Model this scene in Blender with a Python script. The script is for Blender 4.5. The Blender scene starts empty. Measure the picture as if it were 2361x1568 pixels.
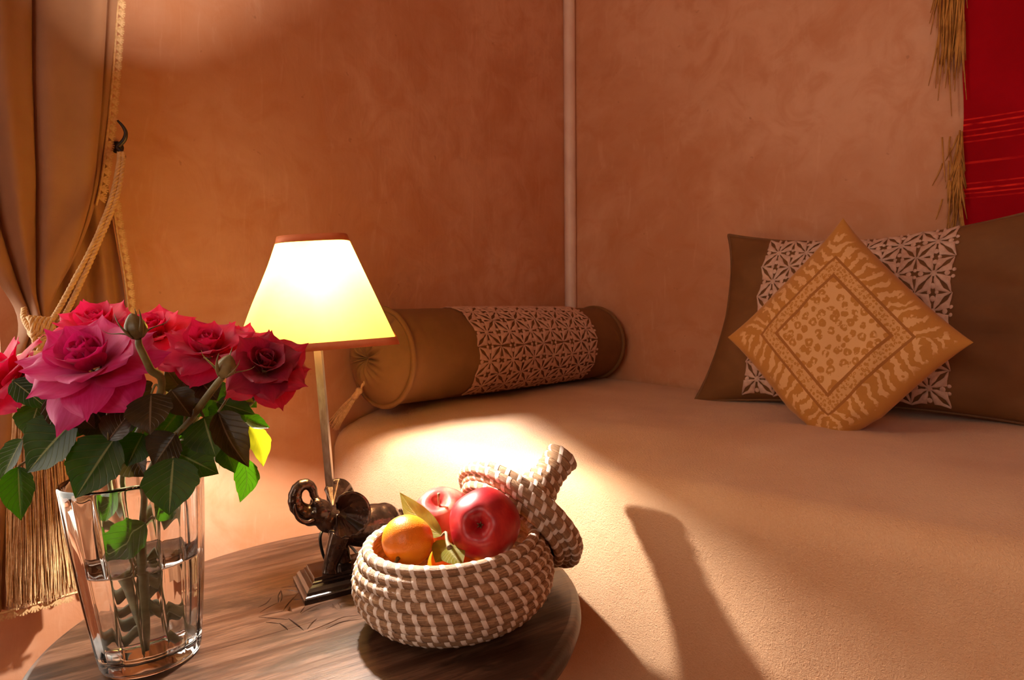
import bpy, math, random
import numpy as np
from mathutils import Matrix, Vector, noise as mnoise

random.seed(7)
rng = np.random.default_rng(11)
sc = bpy.context.scene
COL = sc.collection
R = math.radians

# ------------------------------------------------------------------ camera
F = 1574.0                      # focal length in pixels of the 2361 x 1568 frame (24 mm lens)
HC = 0.80                       # camera height
PW, RW = R(2.5), R(0.5)         # pitch down, roll


def cam_axes(p, r):
    up = np.array([0, math.sin(p), math.cos(p)])
    fw = np.array([0, math.cos(p), -math.sin(p)])
    rt = np.array([1.0, 0, 0])
    c, s = math.cos(r), math.sin(r)
    return np.array([c * rt - s * up, s * rt + c * up, -fw]).T


RWm = cam_axes(PW, RW)
cam_d = bpy.data.cameras.new('camera')
cam_d.sensor_width = 36.0
cam_d.lens = F / 2361.0 * 36.0
cam_d.clip_start = 0.02
cam = bpy.data.objects.new('camera', cam_d)
COL.objects.link(cam)
m4 = Matrix.Identity(4)
for i in range(3):
    for j in range(3):
        m4[i][j] = RWm[i, j]
m4.translation = (0, 0, HC)
cam.matrix_world = m4
sc.camera = cam
cam_d.dof.use_dof = True
cam_d.dof.focus_distance = 0.74
cam_d.dof.aperture_fstop = 16.0

# ------------------------------------------------------------------ sky, exposure (the table lamp is the main light; it is built with the lamp)
sc.view_settings.view_transform = 'Standard'
sc.view_settings.look = 'None'
sc.view_settings.gamma = 1.0
sc.view_settings.use_curve_mapping = False
sc.view_settings.exposure = 0.30

world = bpy.data.worlds.new('sky')
sc.world = world
world.use_nodes = True
wn = world.node_tree.nodes
bg = wn['Background']
bg.inputs['Color'].default_value = (1.0, 0.89, 0.74, 1)
bg.inputs['Strength'].default_value = 4.6

sc.cycles.max_bounces = 11
sc.cycles.diffuse_bounces = 4
sc.cycles.use_adaptive_sampling = True
sc.cycles.adaptive_threshold = 0.06
sc.cycles.adaptive_min_samples = 20
sc.cycles.glossy_bounces = 4
sc.cycles.transmission_bounces = 10
sc.cycles.transparent_max_bounces = 12
sc.cycles.sample_clamp_indirect = 3.0
sc.cycles.caustics_reflective = False
sc.cycles.caustics_refractive = True
sc.cycles.use_denoising = True

# ------------------------------------------------------------------ frames and pixel helpers
# the room frame: A runs along the left wall into the corner, N points from the room into the left wall
Ax = np.array([0.663, 0.749]); Ax /= np.linalg.norm(Ax)
Nx = np.array([-Ax[1], Ax[0]])
WALL_L = 1.13                   # n of the left wall
WALL_R = 1.518                  # a of the right wall
BED_F = 0.745                   # a of the front of the daybed
BED_Z = 0.587                   # height of the bed top
# the little table leans a few degrees; everything on it is laid out in the table's own frame
PT, RT, HT = R(3.5), R(4.02), 0.347
RTm = cam_axes(PT, RT)
Mt = RWm @ RTm.T
TT = Matrix.Identity(4)
for i in range(3):
    for j in range(3):
        TT[i][j] = Mt[i, j]
TT = Matrix.Translation((0, 0, HC)) @ TT @ Matrix.Translation((0, 0, -HT))
TC = np.array([-0.6985 * HT, 2.244 * HT])
TR = 0.8645 * HT
WW = Matrix.Identity(4)


def pixdir(px, py):
    return np.array([(px - 1180.5) / F, -(py - 784) / F, -1.0])


def tab(px, py, h=0.0):
    d = RTm @ pixdir(px, py)
    return d * ((h - HT) / d[2]) + np.array([0, 0, HT])


def tdep(px, py, y):
    d = RTm @ pixdir(px, py)
    return d * (y / d[1]) + np.array([0, 0, HT])


def onplane(px, py, nrm, c):
    d = RWm @ pixdir(px, py)
    return d * (c / (d[:2] @ nrm)) + np.array([0, 0, HC])


def onleft(px, py, off=0.0):
    return onplane(px, py, Nx, WALL_L - off)


def onright(px, py, off=0.0):
    return onplane(px, py, Ax, WALL_R - off)


def P(a, n, z):
    return np.array([a * Ax[0] + n * Nx[0], a * Ax[1] + n * Nx[1], z])


# ------------------------------------------------------------------ mesh helpers
class Thing:
    pass


def tagit(o, label, cat, group=None):
    o['label'] = label
    o['category'] = cat
    if group:
        o['group'] = group


def thing(name, label, cat, loc, frame=WW, group=None):
    o = bpy.data.objects.new(name, None)
    o.empty_display_size = 0.02
    COL.objects.link(o)
    o.matrix_basis = frame @ Matrix.Translation(Vector(loc))
    tagit(o, label, cat, group)
    t = Thing()
    t.o = o
    t.loc = np.array(loc, float)
    t.frame = frame
    return t


def mesh_of(name, V, Fc, mat, smooth=True, uv=None):
    me = bpy.data.meshes.new(name)
    V = np.asarray(V, float)
    me.from_pydata([tuple(v) for v in V], [], [tuple(int(i) for i in f) for f in Fc])
    if uv is not None:
        lay = me.uv_layers.new(name='UVMap')
        idx = np.empty(len(me.loops), dtype=np.int32)
        me.loops.foreach_get('vertex_index', idx)
        lay.data.foreach_set('uv', np.asarray(uv, np.float32)[idx].ravel())
    if smooth:
        me.polygons.foreach_set('use_smooth', np.ones(len(me.polygons), bool))
    if mat is not None:
        me.materials.append(mat)
    me.update()
    return me


def part(name, VF, mat, parent, smooth=True, kind=None, label=None, uv=None, sub=None):
    """a child mesh; VF in the frame coordinates of the parent thing; sub = parent part object"""
    V, Fc = VF[0], VF[1]
    if uv is None and len(VF) > 2:
        uv = VF[2]
    me = mesh_of(name, np.asarray(V, float) - parent.loc, Fc, mat, smooth, uv)
    o = bpy.data.objects.new(name, me)
    COL.objects.link(o)
    o.parent = sub if sub is not None else parent.o
    if kind:
        o['kind'] = kind
    if label:
        o['label'] = label
    return o


def single(name, VF, mat, label, cat, loc=(0, 0, 0), frame=WW, group=None, smooth=True, kind=None):
    V, Fc = VF[0], VF[1]
    uv = VF[2] if len(VF) > 2 else None
    me = mesh_of(name, np.asarray(V, float) - np.array(loc), Fc, mat, smooth, uv)
    o = bpy.data.objects.new(name, me)
    COL.objects.link(o)
    o.matrix_basis = frame @ Matrix.Translation(Vector(loc))
    if label:
        tagit(o, label, cat, group)
    if kind:
        o['kind'] = kind
    return o


def join(*vfs):
    V, Fc, U = [], [], []
    n = 0
    hasuv = all(len(v) > 2 for v in vfs)
    for v in vfs:
        V.append(np.asarray(v[0], float))
        Fc += [tuple(i + n for i in f) for f in v[1]]
        if hasuv:
            U.append(np.asarray(v[2], float))
        n += len(v[0])
    V = np.concatenate(V)
    return (V, Fc, np.concatenate(U)) if hasuv else (V, Fc)


def grid_faces(nu, nv, wrap_u=False, wrap_v=False, flip=False):
    fs = []
    for j in range(nv if wrap_v else nv - 1):
        for i in range(nu if wrap_u else nu - 1):
            a = j * nu + i
            b = j * nu + (i + 1) % nu
            c = ((j + 1) % nv) * nu + (i + 1) % nu
            d = ((j + 1) % nv) * nu + i
            fs.append((d, c, b, a) if flip else (a, b, c, d))
    return fs


def box(cx, cy, cz, sx, sy, sz, bev=0.0):
    x, y, z = sx / 2, sy / 2, sz / 2
    if bev <= 0:
        V = [(i * x + cx, j * y + cy, k * z + cz) for i in (-1, 1) for j in (-1, 1) for k in (-1, 1)]
        Fc = [(0, 1, 3, 2), (4, 6, 7, 5), (0, 4, 5, 1), (2, 3, 7, 6), (0, 2, 6, 4), (1, 5, 7, 3)]
        return np.array(V), Fc
    prof = [(-z, bev), (-z + bev, 0), (z - bev, 0), (z, bev)]
    rings = []
    for zz, ins in prof:
        for sxx, syy in ((-1, -1), (1, -1), (1, 1), (-1, 1)):
            rings.append((cx + sxx * (x - ins), cy + syy * (y - ins), cz + zz))
    Fc = grid_faces(4, 4, wrap_u=True) + [(3, 2, 1, 0), (12, 13, 14, 15)]
    return np.array(rings), Fc


def tube(pts, rad, seg=8, caps=True, twist0=0.0, flat=1.0):
    pts = np.asarray(pts, float)
    n = len(pts)
    rad = np.full(n, rad, float) if np.isscalar(rad) else np.asarray(rad, float)
    tan = np.gradient(pts, axis=0)
    tan /= np.linalg.norm(tan, axis=1)[:, None] + 1e-12
    ref = np.array([0, 0, 1.0]) if abs(tan[0][2]) < 0.9 else np.array([1.0, 0, 0])
    nrm = np.cross(tan[0], ref)
    nrm /= np.linalg.norm(nrm)
    V, U = [], []
    for i in range(n):
        nrm = nrm - tan[i] * (nrm @ tan[i])
        nrm /= np.linalg.norm(nrm) + 1e-12
        bn = np.cross(tan[i], nrm)
        for k in range(seg):
            a = 2 * math.pi * k / seg + twist0
            V.append(pts[i] + rad[i] * (math.cos(a) * nrm + flat * math.sin(a) * bn))
            U.append((k / seg, i / max(1, n - 1)))
    Fc = grid_faces(seg, n, wrap_u=True)
    if caps:
        Fc.append(tuple(range(seg - 1, -1, -1)))
        Fc.append(tuple(range((n - 1) * seg, n * seg)))
    return np.array(V), Fc, np.array(U)


def smooth_path(pts, n=24):
    """Catmull-Rom through the points"""
    pts = np.asarray(pts, float)
    if len(pts) == 2:
        return pts[0] + (pts[1] - pts[0]) * np.linspace(0, 1, n)[:, None]
    ext = np.vstack([2 * pts[0] - pts[1], pts, 2 * pts[-1] - pts[-2]])
    out = []
    m = len(pts) - 1
    for t in np.linspace(0, m - 1e-6, n):
        i = int(t)
        f = t - i
        p0, p1, p2, p3 = ext[i], ext[i + 1], ext[i + 2], ext[i + 3]
        out.append(0.5 * (2 * p1 + (p2 - p0) * f + (2 * p0 - 5 * p1 + 4 * p2 - p3) * f * f
                          + (-p0 + 3 * p1 - 3 * p2 + p3) * f ** 3))
    return np.array(out)


def lathe(prof, seg=48, center=(0, 0, 0), cap0=False, cap1=False, rmod=None):
    """prof: list of (r, z)"""
    V, U = [], []
    n = len(prof)
    for i, (r, z) in enumerate(prof):
        for k in range(seg):
            a = 2 * math.pi * k / seg
            rr = r * (rmod(a, i / (n - 1)) if rmod else 1.0)
            V.append((center[0] + rr * math.cos(a), center[1] + rr * math.sin(a), center[2] + z))
            U.append((k / seg, i / (n - 1)))
    Fc = grid_faces(seg, n, wrap_u=True)
    if cap0:
        Fc.append(tuple(range(seg - 1, -1, -1)))
    if cap1:
        Fc.append(tuple(range((n - 1) * seg, n * seg)))
    return np.array(V), Fc, np.array(U)


def ellipsoid(c, r, seg=16, rings=10, rot=None):
    V = []
    for j in range(rings + 1):
        t = math.pi * j / rings
        for i in range(seg):
            a = 2 * math.pi * i / seg
            V.append((r[0] * math.sin(t) * math.cos(a), r[1] * math.sin(t) * math.sin(a), r[2] * math.cos(t)))
    V = np.array(V)
    if rot is not None:
        V = V @ np.array(rot).T
    return V + np.array(c), grid_faces(seg, rings + 1, wrap_u=True, flip=True)


def fbm(x, y, z=0.0, o=3):
    return mnoise.fractal(Vector((x, y, z)), 1.0, 2.0, o)


def norm(v):
    v = np.asarray(v, float)
    return v / (np.linalg.norm(v) + 1e-12)


# ------------------------------------------------------------------ materials
class NT:
    def __init__(self, name):
        self.m = bpy.data.materials.new(name)
        self.m.use_nodes = True
        self.t = self.m.node_tree
        self.b = self.t.nodes['Principled BSDF']
        self.out = self.t.nodes['Material Output']

    def n(self, typ, **kw):
        nd = self.t.nodes.new(typ)
        for k, v in kw.items():
            setattr(nd, k, v)
        return nd

    def link(self, a, b):
        self.t.links.new(a, b)

    def val(self, sock, v):
        if hasattr(v, 'is_output'):
            self.link(v, sock)
        else:
            sock.default_value = v

    def math(self, op, a, b=0.0, c=0.0):
        nd = self.n('ShaderNodeMath', operation=op)
        for s, v in zip(nd.inputs, (a, b, c)):
            self.val(s, v)
        return nd.outputs[0]

    def mix(self, fac, a, b):
        nd = self.n('ShaderNodeMix', data_type='RGBA')
        self.val(nd.inputs[0], fac)
        for s, v in ((nd.inputs[6], a), (nd.inputs[7], b)):
            if hasattr(v, 'is_output'):
                self.link(v, s)
            else:
                s.default_value = (*v, 1)
        return nd.outputs[2]

    def coord(self, kind='Object', scale=(1, 1, 1), rot=(0, 0, 0)):
        tc = self.n('ShaderNodeTexCoord')
        mp = self.n('ShaderNodeMapping')
        mp.inputs['Scale'].default_value = scale
        mp.inputs['Rotation'].default_value = rot
        self.link(tc.outputs[kind], mp.inputs[0])
        return mp.outputs[0]

    def noise(self, vec, scale, detail=4, rough=0.55, dist=0.0):
        nd = self.n('ShaderNodeTexNoise')
        nd.inputs['Scale'].default_value = scale
        nd.inputs['Detail'].default_value = detail
        nd.inputs['Roughness'].default_value = rough
        nd.inputs['Distortion'].default_value = dist
        if vec is not None:
            self.link(vec, nd.inputs['Vector'])
        return nd.outputs['Fac']

    def ramp(self, fac, lo, hi):
        nd = self.n('ShaderNodeMapRange')
        nd.interpolation_type = 'SMOOTHSTEP'
        self.link(fac, nd.inputs[0])
        nd.inputs[1].default_value = lo
        nd.inputs[2].default_value = hi
        return nd.outputs[0]

    def bump(self, height, strength, dist=0.01):
        nd = self.n('ShaderNodeBump')
        nd.inputs['Strength'].default_value = strength
        nd.inputs['Distance'].default_value = dist
        self.link(height, nd.inputs['Height'])
        self.link(nd.outputs[0], self.b.inputs['Normal'])
        return nd.outputs[0]

    def col(self, v):
        if hasattr(v, 'is_output'):
            self.link(v, self.b.inputs['Base Color'])
        else:
            self.b.inputs['Base Color'].default_value = (*v, 1)
        return self

    def set(self, **kw):
        for k, v in kw.items():
            self.b.inputs[k.replace('_', ' ')].default_value = v
        return self

    def translucent(self, fac, color):
        tr = self.n('ShaderNodeBsdfTranslucent')
        if hasattr(color, 'is_output'):
            self.link(color, tr.inputs[0])
        else:
            tr.inputs[0].default_value = (*color, 1)
        mx = self.n('ShaderNodeMixShader')
        mx.inputs[0].default_value = fac
        self.link(self.b.outputs[0], mx.inputs[1])
        self.link(tr.outputs[0], mx.inputs[2])
        self.link(mx.outputs[0], self.out.inputs[0])
        return self


def two_tone(name, c1, c2, scale=8, lo=0.35, hi=0.65, rough=0.6, kind='Object', stretch=(1, 1, 1),
             bump=0.0, bscale=60, bdist=0.002, **kw):
    t = NT(name)
    v = t.coord(kind, stretch)
    f = t.ramp(t.noise(v, scale, 5, 0.6), lo, hi)
    t.col(t.mix(f, c1, c2))
    t.set(Roughness=rough, **kw)
    if bump:
        t.bump(t.noise(v, bscale, 4), bump, bdist)
    return t


M = {}
# suede-like limewash plaster
t = NT('plaster')
v = t.coord('Object')
n1 = t.noise(v, 2.2, 8, 0.62, 0.4)
n2 = t.noise(v, 11, 6, 0.6, 1.2)
vv = t.coord('Object', (26, 26, 5), (0.5, 0.3, 0.2))
n3 = t.noise(vv, 1.0, 5, 0.6, 2.0)
c = t.mix(t.ramp(n1, 0.36, 0.66), (0.62, 0.275, 0.140), (0.75, 0.405, 0.250))
c = t.mix(t.math('MULTIPLY', t.ramp(n2, 0.42, 0.72), 0.45), c, (0.56, 0.20, 0.075))
c = t.mix(t.math('MULTIPLY', t.ramp(n3, 0.55, 0.75), 0.30), c, (0.80, 0.46, 0.30))
sp = t.noise(t.coord('Object', (1, 1, 1)), 55, 2, 0.5)
c = t.mix(t.math('MULTIPLY', t.ramp(sp, 0.735, 0.79), 0.35), c, (0.30, 0.09, 0.03))
t.col(c).set(Roughness=0.62)
t.b.inputs['Specular IOR Level'].default_value = 0.25
t.bump(t.math('ADD', n2, t.math('MULTIPLY', n3, 0.4)), 0.25, 0.006)
M['plaster'] = t.m
M['ceiling'] = two_tone('ceiling_plaster', (0.70, 0.45, 0.30), (0.76, 0.52, 0.36), 3).m
M['floor'] = two_tone('terracotta_floor', (0.34, 0.14, 0.07), (0.46, 0.2, 0.11), 6, rough=0.5).m
M['trim'] = two_tone('painted_trim', (0.80, 0.56, 0.46), (0.88, 0.66, 0.55), 12, rough=0.45).m
M['white_paint'] = two_tone('white_paint', (0.72, 0.66, 0.58), (0.8, 0.75, 0.68), 9, rough=0.4).m

# terry bedspread
t = NT('bedspread_terry')
v = t.coord('Object')
n1 = t.noise(v, 4.0, 5, 0.6)
fine = t.noise(t.coord('Object', (1, 1, 1), (0, 0, 0.84)), 420, 3, 0.6, 0.8)
c = t.mix(t.ramp(n1, 0.35, 0.68), (0.66, 0.36, 0.19), (0.74, 0.45, 0.26))
c = t.mix(t.math('MULTIPLY', t.ramp(fine, 0.35, 0.7), 0.25), c, (0.82, 0.55, 0.34))
t.col(c).set(Roughness=0.95)
t.b.inputs['Sheen Weight'].default_value = 0.25
t.b.inputs['Sheen Roughness'].default_value = 0.4
t.b.inputs['Specular IOR Level'].default_value = 0.1
t.bump(t.math('ADD', fine, t.math('MULTIPLY', t.noise(v, 60, 3), 0.5)), 0.55, 0.0035)
M['bed'] = t.m

# table wood, grain along the plank direction
t = NT('worn_table_wood')
g0, g1 = tab(450, 1511), tab(760, 1424)
gang = math.atan2(g1[1] - g0[1], g1[0] - g0[0])
v = t.coord('Object', (1.2, 24, 24), (0, 0, 0))
rotn = t.n('ShaderNodeVectorRotate')
rotn.inputs['Angle'].default_value = -gang
tcn = t.n('ShaderNodeTexCoord')
t.link(tcn.outputs['Object'], rotn.inputs['Vector'])
mp = t.n('ShaderNodeMapping')
mp.inputs['Scale'].default_value = (5, 60, 10)
t.link(rotn.outputs[0], mp.inputs[0])
g1n = t.noise(mp.outputs[0], 1.0, 8, 0.65, 0.6)
mp2 = t.n('ShaderNodeMapping')
mp2.inputs['Scale'].default_value = (4, 14, 8)
t.link(rotn.outputs[0], mp2.inputs[0])
g2n = t.noise(mp2.outputs[0], 1.0, 6, 0.62, 0.8)
mp3 = t.n('ShaderNodeMapping')
mp3.inputs['Scale'].default_value = (30, 420, 30)
t.link(rotn.outputs[0], mp3.inputs[0])
g3n = t.noise(mp3.outputs[0], 1.0, 3, 0.6)
c = t.mix(t.ramp(g1n, 0.36, 0.64), (0.062, 0.024, 0.012), (0.185, 0.092, 0.054))
c = t.mix(t.ramp(g2n, 0.47, 0.62), c, (0.034, 0.016, 0.009))
c = t.mix(t.math('MULTIPLY', t.ramp(g3n, 0.46, 0.66), 0.7), c, (0.06, 0.026, 0.015))
t.col(c).set(Roughness=0.36)
t.val(t.b.inputs['Roughness'], t.math('ADD', t.math('MULTIPLY', g1n, 0.25), 0.26))
t.bump(t.math('ADD', g1n, g3n), 0.18, 0.0012)
M['wood'] = t.m
M['dark_wood'] = two_tone('dark_turned_wood', (0.05, 0.02, 0.01), (0.10, 0.04, 0.02), 14, rough=0.4).m


def straw(name, c1, c2, c3):
    t = NT(name)
    v = t.coord('UV', (26, 7, 1))
    a = t.noise(v, 1.0, 6, 0.65, 0.8)
    v2 = t.coord('UV', (9, 60, 1))
    b = t.noise(v2, 1.0, 4, 0.6)
    c = t.mix(t.ramp(a, 0.32, 0.68), c1, c2)
    c = t.mix(t.math('MULTIPLY', t.ramp(b, 0.44, 0.64), 0.8), c, c3)
    t.col(c).set(Roughness=0.55)
    t.bump(t.math('ADD', b, a), 0.7, 0.0016)
    return t.m


M['straw'] = straw('seagrass_coil', (0.40, 0.21, 0.105), (0.62, 0.38, 0.21), (0.16, 0.07, 0.03))
M['stitch'] = two_tone('pale_palm_strip', (0.74, 0.60, 0.50), (0.86, 0.73, 0.62), 120, rough=0.4,
                       bump=0.3, bscale=500, bdist=0.0008).m
M['bronze'] = two_tone('dark_bronze', (0.024, 0.012, 0.008), (0.07, 0.034, 0.021), 60, rough=0.2, Metallic=0.6,
                       bump=0.15, bscale=160, bdist=0.001).m
M['plinth'] = two_tone('black_lacquer', (0.012, 0.007, 0.006), (0.03, 0.014, 0.010), 40, rough=0.2).m
M['pole'] = two_tone('worn_brass_pole', (0.28, 0.20, 0.16), (0.55, 0.47, 0.42), 35, 0.4, 0.6, rough=0.32,
                     stretch=(1, 1, 0.25), Metallic=0.75).m
M['cable'] = two_tone('black_cable', (0.008, 0.006, 0.006), (0.02, 0.014, 0.012), 50, rough=0.35).m
M['iron'] = two_tone('black_iron', (0.012, 0.006, 0.005), (0.03, 0.014, 0.010), 60, rough=0.45, Metallic=0.4).m

t = NT('parchment_shade')
v = t.coord('Object')
c = t.mix(t.ramp(t.noise(v, 30, 4), 0.35, 0.7), (0.92, 0.70, 0.22), (0.95, 0.76, 0.28))
t.col(c).set(Roughness=0.7)
t.translucent(0.20, (0.42, 0.28, 0.035))
M['shade'] = t.m
M['shade_trim'] = two_tone('shade_binding', (0.62, 0.15, 0.04), (0.70, 0.20, 0.07), 30, rough=0.6).m

# fruit
t = NT('red_apple_skin')
v = t.coord('Object', (1, 1, 0.35))
c = t.mix(t.ramp(t.noise(v, 38, 5, 0.65), 0.42, 0.75), (0.36, 0.004, 0.010), (0.60, 0.035, 0.025))
c = t.mix(t.math('MULTIPLY', t.ramp(t.noise(t.coord('Object'), 16, 3), 0.55, 0.75), 0.45), c, (0.72, 0.20, 0.07))
t.col(c).set(Roughness=0.38)
M['apple_red'] = t.m
t = NT('pink_apple_skin')
v = t.coord('Object', (1, 1, 0.4))
c = t.mix(t.ramp(t.noise(v, 26, 5, 0.6), 0.38, 0.70), (0.62, 0.045, 0.045), (0.80, 0.30, 0.20))
t.col(c).set(Roughness=0.28)
M['apple_pink'] = t.m
t = NT('mandarin_peel')
v = t.coord('Object')
c = t.mix(t.ramp(t.noise(v, 20, 3), 0.4, 0.7), (0.86, 0.22, 0.008), (0.92, 0.32, 0.015))
t.col(c).set(Roughness=0.36)
t.b.inputs['Subsurface Weight'].default_value = 0.15
t.b.inputs['Subsurface Radius'].default_value = (0.01, 0.004, 0.001)
vo = t.n('ShaderNodeTexVoronoi')
vo.inputs['Scale'].default_value = 800
t.link(v, vo.inputs['Vector'])
t.bump(t.math('ADD', vo.outputs['Distance'], t.math('MULTIPLY', t.noise(v, 90, 3), 1.5)), 0.2, 0.0008)
M['mandarin'] = t.m
M['twig'] = two_tone('brown_twig', (0.16, 0.10, 0.045), (0.30, 0.22, 0.11), 120, rough=0.7).m


def leaf_mat(name, c1, c2, trans, tcol, rough=0.36, vein=(0.30, 0.33, 0.13)):
    t = NT(name)
    tc = t.n('ShaderNodeTexCoord')
    sx = t.n('ShaderNodeSeparateXYZ')
    t.link(tc.outputs['UV'], sx.inputs[0])
    u, v_ = sx.outputs[0], sx.outputs[1]        # u: -1..1 mapped to 0..1 across, v: along
    au = t.math('ABSOLUTE', t.math('SUBTRACT', u, 0.5))
    nz = t.noise(t.coord('Object'), 45, 4, 0.6)
    c = t.mix(t.ramp(nz, 0.35, 0.68), c1, c2)
    # side veins sweep forward from the midrib
    ph = t.math('SUBTRACT', t.math('MULTIPLY', v_, 8.0), t.math('MULTIPLY', au, 5.0))
    fr = t.math('ABSOLUTE', t.math('SUBTRACT', t.math('FRACT', ph), 0.5))
    side = t.math('SUBTRACT', 1.0, t.ramp(fr, 0.02, 0.11))
    mid = t.math('SUBTRACT', 1.0, t.ramp(au, 0.010, 0.030))
    c = t.mix(t.math('MULTIPLY', side, 0.16), c, vein)
    c = t.mix(t.math('MULTIPLY', mid, 0.8), c, vein)
    t.col(c).set(Roughness=rough)
    t.b.inputs['Specular IOR Level'].default_value = 0.14
    t.bump(t.math('SUBTRACT', t.math('MULTIPLY', nz, 0.4), t.math('MULTIPLY', side, 0.5)), 0.4, 0.0015)
    tcx = t.mix(t.math('MULTIPLY', t.math('MAXIMUM', side, mid), 0.4), tcol, c1)
    t.translucent(trans, tcx)
    return t.m


M['leaf'] = leaf_mat('rose_leaf_green', (0.006, 0.013, 0.003), (0.026, 0.038, 0.005), 0.15, (0.12, 0.40, 0.006), 0.42)
M['leaf_yellow'] = leaf_mat('yellowed_leaf', (0.16, 0.15, 0.012), (0.24, 0.20, 0.02), 0.5, (0.36, 0.34, 0.008), 0.4,
                            (0.40, 0.33, 0.08))
M['leaf_brown'] = leaf_mat('bronze_leaf', (0.022, 0.014, 0.006), (0.050, 0.031, 0.011), 0.10, (0.2, 0.15, 0.02), 0.3,
                           (0.22, 0.16, 0.09))
M['leaf_citrus'] = leaf_mat('citrus_leaf', (0.15, 0.15, 0.022), (0.24, 0.23, 0.045), 0.25, (0.45, 0.45, 0.05), 0.35,
                            (0.42, 0.40, 0.14))
M['stem'] = two_tone('rose_stem', (0.13, 0.115, 0.035), (0.22, 0.20, 0.07), 60, rough=0.5).m
M['bud'] = two_tone('bud_green', (0.10, 0.075, 0.022), (0.17, 0.13, 0.045), 70, rough=0.4).m


def petal_mat(name, c1, c2, tcol, trans=0.35):
    t = NT(name)
    v = t.coord('UV', (14, 3, 1))
    f = t.ramp(t.noise(v, 1.0, 4, 0.6), 0.3, 0.72)
    c = t.mix(f, c1, c2)
    t.col(c).set(Roughness=0.55)
    t.b.inputs['Sheen Weight'].default_value = 0.15
    t.bump(t.noise(v, 2.0, 3), 0.12, 0.001)
    t.translucent(trans, tcol)
    return t.m


M['petal_magenta'] = petal_mat('magenta_petal', (0.58, 0.010, 0.20), (0.70, 0.045, 0.33), (0.85, 0.012, 0.17))
M['petal_pink'] = petal_mat('hot_pink_petal', (0.68, 0.012, 0.13), (0.80, 0.040, 0.20), (0.95, 0.02, 0.12), 0.48)
M['petal_rose'] = petal_mat('rose_red_petal', (0.58, 0.008, 0.11), (0.70, 0.025, 0.17), (0.95, 0.015, 0.10), 0.42)
M['petal_crimson'] = petal_mat('crimson_petal', (0.26, 0.002, 0.032), (0.38, 0.006, 0.060), (0.7, 0.008, 0.05), 0.28)

t = NT('clear_glass')
t.col((1, 1, 1)).set(Roughness=0.0, IOR=1.47)
t.b.inputs['Transmission Weight'].default_value = 1.0
M['glass'] = t.m
t = NT('water')
t.col((0.98, 1, 0.99)).set(Roughness=0.0, IOR=1.33)
t.b.inputs['Transmission Weight'].default_value = 1.0
M['water'] = t.m
t = NT('window_pane')
t.col((1, 1, 1)).set(Roughness=0.0, IOR=1.0, Alpha=0.06)
M['pane'] = t.m

# fabrics
M['curtain'] = two_tone('curtain_cloth', (0.30, 0.135, 0.062), (0.36, 0.168, 0.082), 5, rough=0.75, bump=0.25, bscale=900,
                        bdist=0.0006).m
M['rope'] = two_tone('gold_rope', (0.62, 0.36, 0.14), (0.74, 0.46, 0.20), 160, rough=0.5).m
M['tassel'] = two_tone('tassel_thread', (0.62, 0.36, 0.155), (0.78, 0.50, 0.25), 200, rough=0.42).m
M['brown_fabric'] = two_tone('brown_cotton', (0.160, 0.060, 0.014), (0.195, 0.077, 0.019), 7, rough=0.8, bump=0.2, bscale=700,
                             bdist=0.0006).m
M['brown_piping'] = two_tone('brown_piping', (0.16, 0.065, 0.022), (0.21, 0.09, 0.03), 30, rough=0.7).m
M['bolster'] = two_tone('tan_bolster_cloth', (0.19, 0.082, 0.024), (0.23, 0.102, 0.032), 7, rough=0.8, bump=0.2, bscale=700,
                        bdist=0.0006).m
M['lace'] = two_tone('pale_lace', (0.62, 0.37, 0.27), (0.74, 0.48, 0.37), 90, rough=0.6, bump=0.4, bscale=600,
                     bdist=0.0008).m
M['gold_fringe'] = two_tone('gold_fringe', (0.42, 0.16, 0.02), (0.60, 0.27, 0.05), 40, rough=0.6).m

# printed yellow cushion: hem, zebra band, two leopard fields divided by dark lines
t = NT('animal_print_cloth')
tc = t.n('ShaderNodeTexCoord')
sx = t.n('ShaderNodeSeparateXYZ')
t.link(tc.outputs['UV'], sx.inputs[0])
u = t.math('MULTIPLY', t.math('SUBTRACT', sx.outputs[0], 0.5), 2.0)
v = t.math('MULTIPLY', t.math('SUBTRACT', sx.outputs[1], 0.5), 2.0)
au, av = t.math('ABSOLUTE', u), t.math('ABSOLUTE', v)
d = t.math('MAXIMUM', au, av)
along = t.math('MULTIPLY', t.math('MINIMUM', au, av), 1.0)
gt = t.math('GREATER_THAN', au, av)
edge = t.math('ADD', t.math('MULTIPLY', gt, v), t.math('MULTIPLY', t.math('SUBTRACT', 1.0, gt), u))
nz = t.noise(t.coord('UV'), 9, 3, 0.6)
nz2 = t.noise(t.coord('UV'), 26, 3, 0.6)
ph = t.math('ADD', t.math('MULTIPLY', edge, 46.0), t.math('MULTIPLY', t.math('SUBTRACT', nz, 0.5), 17.0))
ph = t.math('ADD', ph, t.math('MULTIPLY', d, 9.0))
zebra = t.ramp(t.math('SINE', ph), 0.05, 0.35)
zebra = t.math('MULTIPLY', zebra, t.ramp(t.math('ADD', d, t.math('MULTIPLY', t.math('SUBTRACT', nz2, 0.5), -0.12)), 0.93, 0.88))
inz = t.math('MULTIPLY', t.math('GREATER_THAN', d, 0.66), zebra)


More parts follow.
